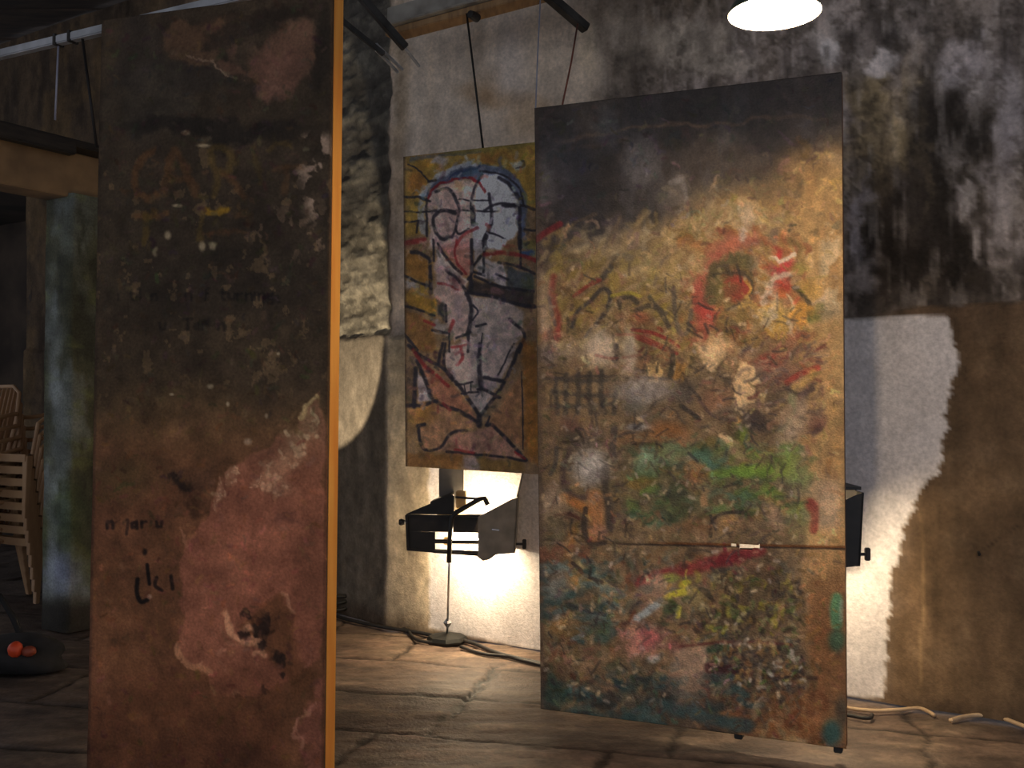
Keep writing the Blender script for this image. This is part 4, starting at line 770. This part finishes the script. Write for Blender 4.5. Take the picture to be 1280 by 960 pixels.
for q, wd in [(Z2((320, 0), (320, 180)), 2.4), (Z2((290, 180), (300, 460)), 4), (Z2((130, 100), (200, 110), (280, 160)), 4), (Z2((60, 300), (180, 360), (280, 390)), 2.6), (Z2((60, 560), (200, 600), (330, 650)), 2.4), (Z2((310, 770), (440, 800)), 2.6), (Z2((60, 800), (180, 940)), 3), (Z2((360, 30), (430, 150), (560, 290)), 2.8), (Z2((430, 260), (530, 340), (600, 430)), 3), (Z2((650, 0), (650, 280), (620, 330)), 3.4), (Z2((760, 0), (750, 280)), 2.6), (Z2((650, 270), (760, 300)), 2.6), (Z2((640, 320), (640, 420)), 5), (Z2((600, 440), (640, 560), (640, 700), (620, 800)), 4.4), (Z2((520, 840), (640, 790)), 2.4), (Z2((690, 740), (770, 720)), 2.6), (Z2((970, 680), (1100, 800), (1060, 960)), 3.4), (Z2((880, 190), (1060, 230), (1190, 290)), 3), (Z2((860, 290), (960, 340)), 2.4), (Z2((680, 310), (900, 400), (1180, 440)), 3), (Z2((600, 445), (820, 480), (1040, 550), (1190, 575)), 4), (Z2((1070, 0), (1070, 240)), 2.4), (Z2((660, 560), (700, 620), (660, 690)), 2), (Z2((430, 560), (430, 700)), 2.6), (Z2((730, 140), (650, 240)), 2.4), (Z2((460, 800), (460, 960)), 2), (Z2((620, 800), (620, 960)), 2.8), (Z2((740, 800), (720, 960)), 1.6)]: ln(q, wd)
for q, wd in [(Z3((90, 10), (170, 80), (330, 170), (440, 290), (590, 500)), 4), (Z3((150, 120), (210, 260), (270, 400), (440, 470), (590, 560)), 4), (Z3((70, 435), (200, 430), (290, 400)), 3.6), (Z3((140, 170), (130, 440)), 4.5), (Z3((330, 0), (300, 140)), 3.5), (Z3((590, 0), (590, 200), (600, 310)), 5), (Z3((620, 240), (760, 260)), 4), (Z3((580, 320), (640, 330), (730, 380)), 3.4), (Z3((460, 350), (580, 340)), 2), (Z3((430, 290), (540, 270)), 2.2), (Z3((480, 280), (490, 340)), 1.2), (Z3((530, 270), (530, 330)), 1.2), (Z3((880, 0), (770, 260), (690, 380), (600, 500)), 3.6), (Z3((830, 0), (720, 220)), 1.6), (Z3((590, 500), (590, 570)), 6), (Z3((640, 570), (700, 590), (920, 820)), 3.6), (Z3((500, 610), (390, 630), (310, 730), (210, 750), (170, 680), (155, 590)), 3.2), (Z3((150, 580), (205, 570)), 4), (Z3((350, 0), (340, 150), (400, 260)), 2.4), (Z3((360, 760), (560, 780), (760, 800), (910, 825)), 2.6), (Z3((60, 150), (60, 860)), 2), (Z3((890, 200), (900, 740)), 1.2), (Z3((640, 570), (660, 510)), 2)]: ln(q, wd)
for q, wd in [(Z2((60, 30), (240, 0)), 5), (Z2((760, 125), (900, 110), (1060, 130), (1200, 180)), 4.5), (Z2((520, 0), (510, 170), (600, 290)), 2.4), (Z2((360, 370), (440, 380), (540, 430)), 2.4), (Z2((490, 690), (460, 780)), 4), (Z2((240, 690), (330, 730)), 3), (Z1((520, 940), (580, 850), (700, 790)), 3.6), (Z3((120, 40), (200, 150), (260, 200)), 4), (Z3((290, 220), (370, 300)), 3.6), (Z3((330, 420), (380, 465)), 3), (Z3((420, 745), (550, 770)), 3), (Z3((840, 760), (910, 810)), 2.4), (Z1((780, 760), (800, 780)), 4), (Z3((460, 20), (470, 90), (430, 150)), 3), (Z2((480, 920), (600, 900)), 2.4)]: ln(q, wd, RED, .7)
p.unwarp()
texture_dabs(p, 900, (3, 9), (1.5, 4), .14, (.2, .55)); g_ = p.c.mean(-1, keepdims=True); p.c = np.clip((p.c * .97 + g_ * .03) * np.array([1.14, 1.16, 1.18]), 0, 1)
p.h += .0008 * (n3 - .5)
p.mix((1 - sst(1, 4, X - np.interp(Y, [196, 583], [504, 507]))) * .6, (84, 66, 48))
p.grain(.16, .03, 4); p.grain(.12, .2, 5)
root = empty('painted_board', (MBL + MBR) / 2 * np.array([1, 1, 0]) + np.array([0, 0, min(MBL[2], MBR[2])]))
tag(root, 'smaller board painted with two outlined figures under a blue arch, hanging by the back wall', 'painting', 'painted boards hung in the room')
link_mesh('painted_face', grid_mesh('figure_face', PG, PNm, lin(p.c), p.h, None, .008), M_art, root)
framing(root, MTL, MTR, MBR, MBL, PNm, .0085, .025, .035, M_ply, mids=(.5,))
M_PLANE = (MTL, PNm)

# ============ wires holding the boards
def wire(label, pts, r=.0028, mat=None):
    m = MB(); m.tube(pts, r, 6); o = m.build('hanging_wire', mat or M_wire, None, smooth=True)
    return tag(o, label, 'wire', 'wires holding the boards')
wt = on_plane(604, 187, M_PLANE[0] - M_PLANE[1] * .02, M_PLANE[1]); wb = on_plane(583, 14, ba - nb * .04, nb)
wire('dark wire from the bolted grey beam down to the figure painting', [at_y(562, -12, 5.0), wb, wt], .006)
M_red = plain('rust_string', (140, 84, 66), (104, 62, 50), .8); M_blue = plain('pale_thread', (150, 150, 164), (120, 120, 134), .7)
q1 = on_plane(703, 131, RTL - R_PLANE[1] * .02, R_PLANE[1])
wire('rust coloured string from the iron bar down to the colourful abstract painting', [at_y(722, 30, 4.45), at_y(714, 78, 4.2), q1], .004, M_red)
q2 = on_plane(669.5, 136, RTL - R_PLANE[1] * .02, R_PLANE[1])
wire('pale thin thread rising from the top left corner of the colourful abstract painting', [at_y(676, -12, 4.2), at_y(672, 70, 4.1), q2], .003, M_blue)
for (a, b, lab, mt, rr) in (((73, 56), (69, 150), 'pale wire hanging from the steel tube at the far left', M_blue, .004), ((103, 48), (121, 185), 'dark wire hanging from the steel tube beside the tall brown board', M_wire, .006)):
    A_ = on_plane(a[0], a[1], ta + np.array([.5, 1, 0]) * .0, np.array([.5, 1, 0]) / math.hypot(.5, 1))
    wire(lab, [A_, at_y(b[0], b[1], A_[1] + .02)], rr, mt)
# ------------------------------------------------------------------ floodlights on short stands, turned to the wall
M_black = plain('black_enamel', (40, 36, 34), (26, 24, 23), .5, .1, scale=20, bump=.12)
M_hood = plain('grey_sheet_metal', (150, 140, 128), (118, 110, 100), .5, .4, scale=10, bump=.1)
M_refl = plain('bare_reflector', (226, 206, 170), (190, 164, 120), .3, .6, scale=10, bump=.05)
M_tan = plain('ceramic_holder', (220, 190, 140), (180, 140, 90), .6)
M_tube = glow('halogen_tube_glow', (1.0, .80, .52), FLOOD_E)
M_chrome = plain('chromed_steel', (200, 202, 206), (170, 172, 178), .22, .9, scale=10, bump=.02)
M_foot = plain('stand_foot_iron', (28, 29, 26), (18, 19, 17), .6, .1, scale=16, bump=.2)
FO = at_y(580, 645, 5.19)
FA, FN = np.array([.9988, -.05, 0]), np.array([.05, .9988, 0])       # the lamps' own right, and the way they face
def flood(ds, dn, dz, label, base_px=None, flap=False):
    sh = FA * ds + FN * dn + ZV * dz
    def q(px, py, n=0.0): return on_plane(px, py, FO, FN) + FN * n + sh
    c0 = FO + sh
    fb = on_floor(*base_px) if base_px is not None else c0 - ZV * c0[2] - FA * .09 + FN * .1
    root = empty('floodlight', np.array([fb[0], fb[1], 0])); tag(root, label, 'floodlight', 'floodlights behind the boards')
    n0 = -.10; SX = 528 if flap else 547
    def sheet(m, pts, n, t=.004): m.sheet([q(a, b, n) for a, b in pts], t, FN)
    def deep(m, pts, n, dep): m.hexa([q(x, y, n) for x, y in pts] + [q(x, y, n) + FN * dep for x, y in pts])
    m = MB()   # cage body: side plate with two cooling slots
    for pts in ([(514, 641), (602, 641), (602, 663), (514, 661)], [(514, 661), (SX, 662), (SX, 688), (514, 682)], [(SX, 671), (602, 672), (602, 677), (SX, 676)], [(SX, 683), (602, 685), (602, 691), (SX, 688)]): sheet(m, pts, n0)
    sheet(m, [(511, 640), (567, 616), (570, 618), (570, 641)], n0 + .005)
    deep(m, [(541, 625), (567, 615), (567, 618), (541, 628)], n0, .13)
    deep(m, [(513, 641), (515, 641), (515, 682), (513, 682)], n0, .03)
    m.build('body', M_black, root)
    m = MB()
    for (x0, y0), (x1, y1) in (((512, 641), (604, 645)), ((545, 674), (604, 675)), ((514, 683), (604, 690)), ((512, 641), (514, 684)), ((572, 619), (612, 622))):
        m.bar(q(x0, y0, n0 - .012), q(x1, y1, n0 - .012), .011, .011)
    m.build('frame', M_black, root)
    m = MB()   # flared hood on the right
    sheet(m, [(600, 643), (640, 622), (649, 619), (645, 687), (622, 689), (614, 695), (606, 697), (598, 691), (600, 688)], n0 - .02, .005)
    deep(m, [(649, 619), (647, 619), (643, 687), (645, 687)], n0 - .02, .24 if not flap else .10)
    if not flap:
        deep(m, [(657, 581), (655, 581), (646, 620), (648, 620)], n0 + .06, .20)  # edge-on leaf added to keep light off the wall at right
        sheet(m, [(548, 586), (579, 585), (579, 641), (567, 641), (567, 616), (548, 622)], n0 + .12)  # added plate standing in for the shade left of the bracket
    m.build('hood', M_black if flap else M_hood, root)
    m = MB(); m.bar(q(617, 658, n0 - .026), q(626, 659, n0 - .026), .004, .006); m.build('hood_catch', M_chrome, root)
    if flap:   # leaf that shuts the wall side of the right end
        m = MB(); X0 = q(647, 650, 0)[0]
        deep(m, [(500, 614), (648, 614), (648, 617), (500, 617)], n0, .42)  # hidden top plate added to stop light spilling up the wall
        m.sheet([np.array([X0 + .002, y_, z_ + HC]) for y_, z_ in ((4.138, -.654), (4.04, -.51), (3.925, -.50), (3.925, -.32), (4.235, -.32), (4.235, -.654))], .004, FA); m.build('barn_door_light_block', M_black, root)
    m = MB(); pts = []   # curved reflector above the tube
    for t in np.linspace(-.3, 1.9, 9): pts.append((n0 + .02 + .075 * (1 - math.cos(t)), .075 * math.sin(t) + .02))
    L0, L1 = q(548, 662, 0), q(640, 662, 0); L1[2] = L0[2]
    for (na, za), (nb_, zb_) in zip(pts[1:5], pts[2:6]):
        m.verts_faces([L0 + FN * na + ZV * za, L1 + FN * na + ZV * za, L1 + FN * nb_ + ZV * zb_, L0 + FN * nb_ + ZV * zb_], [(0, 1, 2, 3)])
    m.build('reflector', M_refl, root)
    t0, t1 = q(566 if not flap else 600, 676, -.01), q(612 if not flap else 634, 676, -.01); t1[2] = t0[2]
    m = MB(); m.tube([t0, t1], .013, 12); m.build('lamp_tube', M_tube, root, smooth=True)
    for t in (t0 - FA * .03, t1 + FA * .02):
        m = MB(); m.box(t, (.03, .03, .04), (FA, FN, ZV)); m.build('lamp_holder', M_tan, root, bevel=.004)
    m = MB(); m.box(q(577, 624, -.02), (.05, .05, .09), (FA, FN, ZV)); m.build('bracket', M_tan, root, bevel=.004)
    m = MB(); m.tube([q(565, 698, n0 - .04), q(566, 672, n0 - .04), q(568, 644, n0 - .04), q(574, 637, n0 - .04), q(602, 621, n0 - .04), q(608, 620, n0 - .03), q(612, 628, n0 - .03)], .0125, 8); m.build('yoke', M_black, root, smooth=True)
    m = MB(); kq = q(506, 651, -.06); m.lathe(kq - FA * .02, [(0.001, 0), (.014, .0), (.018, .012), (.012, .03), (.006, .034), (.006, .05)], 12, True, ax=(FN, ZV, FA)); m.build('knob', M_black, root)
    m = MB(); kq = q(644, 678, -.06); m.bar(kq, kq + FA * .045, .012); m.box(kq + FA * .05, (.02, .02, .05), (FA, FN, ZV)); m.build('side_knob', M_black, root, bevel=.003)
    top = q(565, 694, n0 - .02); ft = np.array([fb[0], fb[1], .02])
    m = MB(); m.tube([ft, ft * .45 + top * .55, top], .006, 8); m.bar(top, top + FN * .1, .012); m.build('stand_post', M_chrome, root, smooth=True)
    m = MB(); cq = ft + (top - ft) * (.19); m.lathe(cq, [(.002, -.03), (.024, 0), (.002, .03)], 4, True); m.build('stand_clamp', M_chrome, root)
    m = MB(); m.lathe(np.array([fb[0], fb[1], -.004]), [(.105, 0), (.11, .012), (.10, .03), (.05, .042), (.018, .05), (.0, .05)], 8); m.build('stand_foot', M_foot, root)
    return root
flood(0, 0, 0, 'black floodlight on a thin stand glowing under the figure painting', (559, 801))
# a further lamp standing behind the tall brown board throws its beam on the rubble
so = at_y(300, 640, 5.0); CW = on_wall(487, 600); RD = -WA + WN * .29; RN = np.cross(RD / np.linalg.norm(RD), ZV)
def on_rub(px, py): return on_plane(px, py, CW, RN)
ax_ = on_rub(380, 374) - so; ax_ /= np.linalg.norm(ax_); e_ = on_rub(486, 398) - so; e_ /= np.linalg.norm(e_)
sd = bpy.data.lights.new('lamp_beam', 'SPOT'); sd.energy = BEAM_E; sd.color = (1.0, .84, .6); sd.spot_size = 2 * math.acos(float(ax_ @ e_)); sd.spot_blend = .12; sd.shadow_soft_size = .012
sl_ = bpy.data.objects.new('lamp_beam', sd); COL.objects.link(sl_); sl_.location = so; sl_.rotation_euler = Vector(ax_).to_track_quat('-Z', 'Y').to_euler()
sp, sq = on_plane(647, 640, FO, FN), at_y(1066, 640, 3.95)
flood(float((sq - sp) @ FA), float((sq - sp) @ FN), float(sq[2] - sp[2]), 'second floodlight mostly hidden behind the right edge of the colourful abstract painting', None, True)

# ------------------------------------------------------------------ hanging lamp
LC = at_y(968, 17, 2.60)
M_enam = plain('green_enamel', (70, 84, 74), (56, 68, 60), .35, .1, scale=20, bump=.05); M_enin = plain('white_enamel', (236, 232, 224), (226, 220, 210), .4, scale=20, bump=.02)
lamp = empty('pendant_lamp', LC); tag(lamp, 'round hanging lamp glowing white above the right of the colourful abstract painting', 'lamp')
R0 = .120
m = MB(); m.lathe(LC, [(R0, 0), (R0 - .004, .016), (.098, .045), (.066, .072), (.036, .088), (.030, .10), (.030, .13), (.0, .13)], 48); m.build('lamp_shade', M_enam, lamp, smooth=True)
m = MB(); m.lathe(LC, [(R0, 0), (R0 - .006, .015), (.095, .042), (.063, .069), (.033, .085), (.0, .087)], 48); m.build('shade_lining', M_enin, lamp, smooth=True)
m = MB(); pr = [(.002, -.034)] + [(.034 * math.sin(t), -.034 * math.cos(t)) for t in np.linspace(.2, 2.5, 12)] + [(.014, .046), (.014, .06)]
m.lathe(LC + ZV * .024, pr, 24); m.build('bulb', glow('bulb_glow', (1.0, .77, .50), BULB_E), lamp, smooth=True)
m = MB(); m.tube([LC + ZV * .13, np.array([LC[0], LC[1], 4.41])], .004, 6); m.build('cord', M_wire, lamp)

# ------------------------------------------------------------------ stacked plastic chairs
M_pl = plain('cream_plastic', (186, 148, 108), (160, 122, 88), .5, scale=5, bump=.05)
def chair_parts():
    """stacking armchair; x right, y front, origin on the floor"""
    out = []
    m = MB(); ny = 9
    for i in range(ny - 1):   # dished seat slab
        ya, yb = -.21 + .45 * i / (ny - 1), -.21 + .45 * (i + 1) / (ny - 1); za, zb = (.40 - .03 * math.sin(math.pi * (.1 + .8 * t)) for t in (i / (ny - 1), (i + 1) / (ny - 1)))
        m.hexa([(-.22, ya, za - .016), (.22, ya, za - .016), (.22, ya, za), (-.22, ya, za), (-.23, yb, zb - .016), (.23, yb, zb - .016), (.23, yb, zb), (-.23, yb, zb)])
    m.box((0, .245, .375), (.47, .016, .05)); out.append(('seat', m))
    m = MB()
    def bk(x, z): return (x, -.225 - .30 * (z - .40) * .8 - .02 * math.cos(x * 6), z)
    m.tube([bk(-.2, .40), bk(-.215, .62), bk(-.17, .80), bk(-.08, .845), bk(.08, .845), bk(.17, .80), bk(.215, .62), bk(.2, .40)], .014, 8)
    for x in (-.13, -.078, -.026, .026, .078, .13): m.bar(bk(x, .40), bk(x * .9, .83), .026, .009, up=(1, 0, 0))
    out.append(('backrest', m))
    for s in (-1, 1):
        m = MB(); m.tube([(s * .235, .20, .40), (s * .275, .19, .60), (s * .272, .14, .632), (s * .262, -.12, .632), (s * .225, -.28, .66)], .015, 8); out.append(('armrest', m))
        for yy, zt_ in ((.225, .39), (-.215, .40)):
            m = MB(); k = 1 if yy > 0 else -1
            m.hexa([(s * .275 - .016, yy + k * .05 - .014, 0), (s * .275 + .016, yy + k * .05 - .014, 0), (s * .275 + .016, yy + k * .05 + .014, 0), (s * .275 - .016, yy + k * .05 + .014, 0), (s * .222 - .026, yy - .022, zt_), (s * .222 + .026, yy - .022, zt_), (s * .222 + .026, yy + .022, zt_), (s * .222 - .026, yy + .022, zt_)])
            out.append(('leg', m))
    return out
proto = empty('plastic_chair', (0, 0, 0)); kids = [m.build(nm, M_pl, proto, bevel=.003, world=False) for nm, m in chair_parts()]
def chair_copy(loc, rz, first):
    if first: r = proto
    else:
        r = proto.copy(); COL.objects.link(r)
        for k in kids:
            c = k.copy(); c.parent = r; COL.objects.link(c)
    r.location = loc; r.rotation_euler = (0, 0, rz); return r
first = True
for si, (px, Y, rz, n, where) in enumerate(((60, 6.75, math.radians(150), 8, 'stack beside the post'), (-42, 6.6, math.radians(150), 8, 'stack at the left edge'))):
    g = at_y(px, 740, Y)
    for k in range(n):
        fw_ = np.array([-math.sin(rz), math.cos(rz)]) * .012 * k
        r = chair_copy((g[0] + fw_[0], g[1] + fw_[1], .0 + .079 * k), rz, first); first = False
        pos = 'lowest' if k == 0 else 'topmost' if k == n - 1 else '%s up' % ['', 'second', 'third', 'fourth', 'fifth', 'sixth', 'seventh', 'eighth', 'ninth', 'tenth'][k]
        tag(r, 'cream plastic chair, %s in the %s' % (pos, where), 'chair', 'stacked plastic chairs')

# ------------------------------------------------------------------ things lying on the floor
def lump(name, c, r, mat, seed, label=None, cat=None, sub=3, amp=.25, flat=True):
    bm = bmesh.new(); bmesh.ops.create_icosphere(bm, subdivisions=sub, radius=1)
    rr = np.random.default_rng(seed); ph = rr.random((6, 3)) * 6; fr = rr.random((6, 3)) * 3 + .6
    for v in bm.verts:
        d = np.array(v.co); k = 1 + amp * sum(math.sin(fr[i] @ d * 1.6 + ph[i, 0]) for i in range(6)) / 6 * 1.6
        p_ = d * k * np.array(r) + np.array(c)
        if flat and p_[2] < .001: p_[2] = .001
        v.co = p_
    for f_ in bm.faces: f_.smooth = True
    me = bpy.data.meshes.new(name); bm.to_mesh(me); bm.free()
    o = link_mesh(name, me, mat)
    return tag(o, label, cat) if label else o
M_sack = plain('black_cloth', (34, 32, 34), (22, 21, 22), .9, scale=10, bump=.4)
M_orange = plain('orange_plastic', (214, 74, 32), (170, 52, 24), .5, scale=10)
g = on_floor(4, 838)
bag = empty('tool_bag', g); tag(bag, 'limp black bag lying on the stone floor at the left edge', 'bag')
o = lump('cloth', g + np.array([.03, 0, .07]), (.29, .15, .10), M_sack, 3); o.parent = bag; o.matrix_parent_inverse = Matrix.Translation(-Vector(g)); o.name = 'bag_body'
m = MB(); m.tube([g + np.array(v) for v in ((-.20, .02, .10), (-.13, .05, .26), (-.05, .06, .34), (.02, .05, .24), (.09, .02, .12))], .016, 8); m.build('strap', M_sack, bag, smooth=True)
oq = at_y(19, 824, g[1] - .13); oz = oq[2]
lump('orange_ball', (oq[0], oq[1], .13), (.034, .034, .040), M_orange, 8, 'larger round orange thing resting on the black bag at the left edge', 'ball', 2, .08, False)
oq = at_y(36, 825, g[1] - .12)
lump('orange_ball', (oq[0], oq[1], .12), (.034, .028, .026), plain('dull_orange_plastic', (150, 66, 40), (120, 50, 30), .6), 9, 'smaller dull orange thing on the black bag, right of the brighter one', 'ball', 2, .08, False)
# cables
M_cab = plain('black_rubber', (42, 38, 36), (28, 26, 24), .6); M_cabw = plain('pale_cable', (206, 176, 140), (180, 150, 116), .6)
def cable(label, pts, r, mat, lift=.0):
    P = [on_floor(a, b) for a, b in pts]; Q = []
    for i in range(len(P) - 1):
        a, b, c, d_ = P[max(i - 1, 0)], P[i], P[i + 1], P[min(i + 2, len(P) - 1)]
        for t in np.linspace(0, 1, 6, endpoint=False): Q.append(.5 * (2 * b + (c - a) * t + (2 * a - 5 * b + 4 * c - d_) * t * t + (3 * b - a - 3 * c + d_) * t ** 3))
    Q.append(P[-1]); m = MB(); m.tube([v + ZV * (r - .002) for v in Q], r, 8); return tag(m.build('cable', mat, None, smooth=True), label, 'cable', 'cables on the floor')
cable('thick black cable along the wall foot between the tall brown board and the floodlight stand', [(408, 768), (430, 775), (455, 781), (480, 786), (505, 790), (530, 794), (548, 798)], .011, M_cab)
cable('black cable looping forward to the front of the floodlight stand', [(500, 785), (510, 790), (516, 798), (526, 803), (542, 805)], .009, M_cab)
cable('black cable trailing right from the floodlight stand, nearest the wall', [(580, 803), (594, 807), (612, 815), (630, 821), (650, 826), (676, 832), (720, 848)], .011, M_cab)
cable('black cable trailing right from the floodlight stand, the front one', [(576, 810), (592, 816), (610, 820), (632, 822), (652, 827), (680, 834), (730, 850)], .009, M_cab)
cable('thin pale cable on the floor along the white painted wall', [(1020, 878), (1062, 887), (1092, 890), (1122, 889), (1148, 887), (1160, 891), (1168, 896)], .008, M_cabw)
cable('pale cable curving along the floor at the lower right edge', [(1188, 903), (1205, 898), (1225, 896), (1250, 899), (1275, 908), (1310, 922)], .009, M_cabw)
cable('short dark cable end lying beside the right edge of the colourful abstract painting', [(1040, 893), (1062, 896), (1078, 899), (1088, 899), (1090, 895)], .008, M_cab)
# loose cable coil by the orange edge of the tall board
g = on_floor(424, 767); m = MB(); Q = []
for t in np.linspace(0, 6 * math.pi, 70): Q.append(g + np.array([.085 * math.cos(t) + .01 * math.sin(3 * t), .075 * math.sin(t), .014 + .022 * t / math.pi / 1.2 + .004 * math.sin(2.3 * t)]))
m.tube(Q, .011, 7); tag(m.build('cable_coil', M_cab, None, smooth=True), 'small heap of coiled black cable beside the orange edge of the tall board', 'cable')
# nail in the brown wall
nq = on_wall(1225, 692); m = MB(); m.tube([nq + WN * .03, nq - WN * .035, nq - WN * .045 + ZV * .012], .006, 8); m.lathe(nq - WN * .005, [(.0, 0), (.016, 0), (.016, .006), (0, .006)], 12, ax=(WA, ZV, -WN)); tag(m.build('wall_hook', M_iron), 'small dark hook in the bare brown wall at the right', 'hook')
# ------------------------------------------------------------------ dim light of the rest of the hall
W = bpy.data.worlds.new('world'); SC.world = W; W.use_nodes = True
bg = W.node_tree.nodes['Background']; bg.inputs[0].default_value = (.14, .146, .162, 1); bg.inputs[1].default_value = WORLD_E
try: SC.cycles.use_denoising = True
except Exception: pass
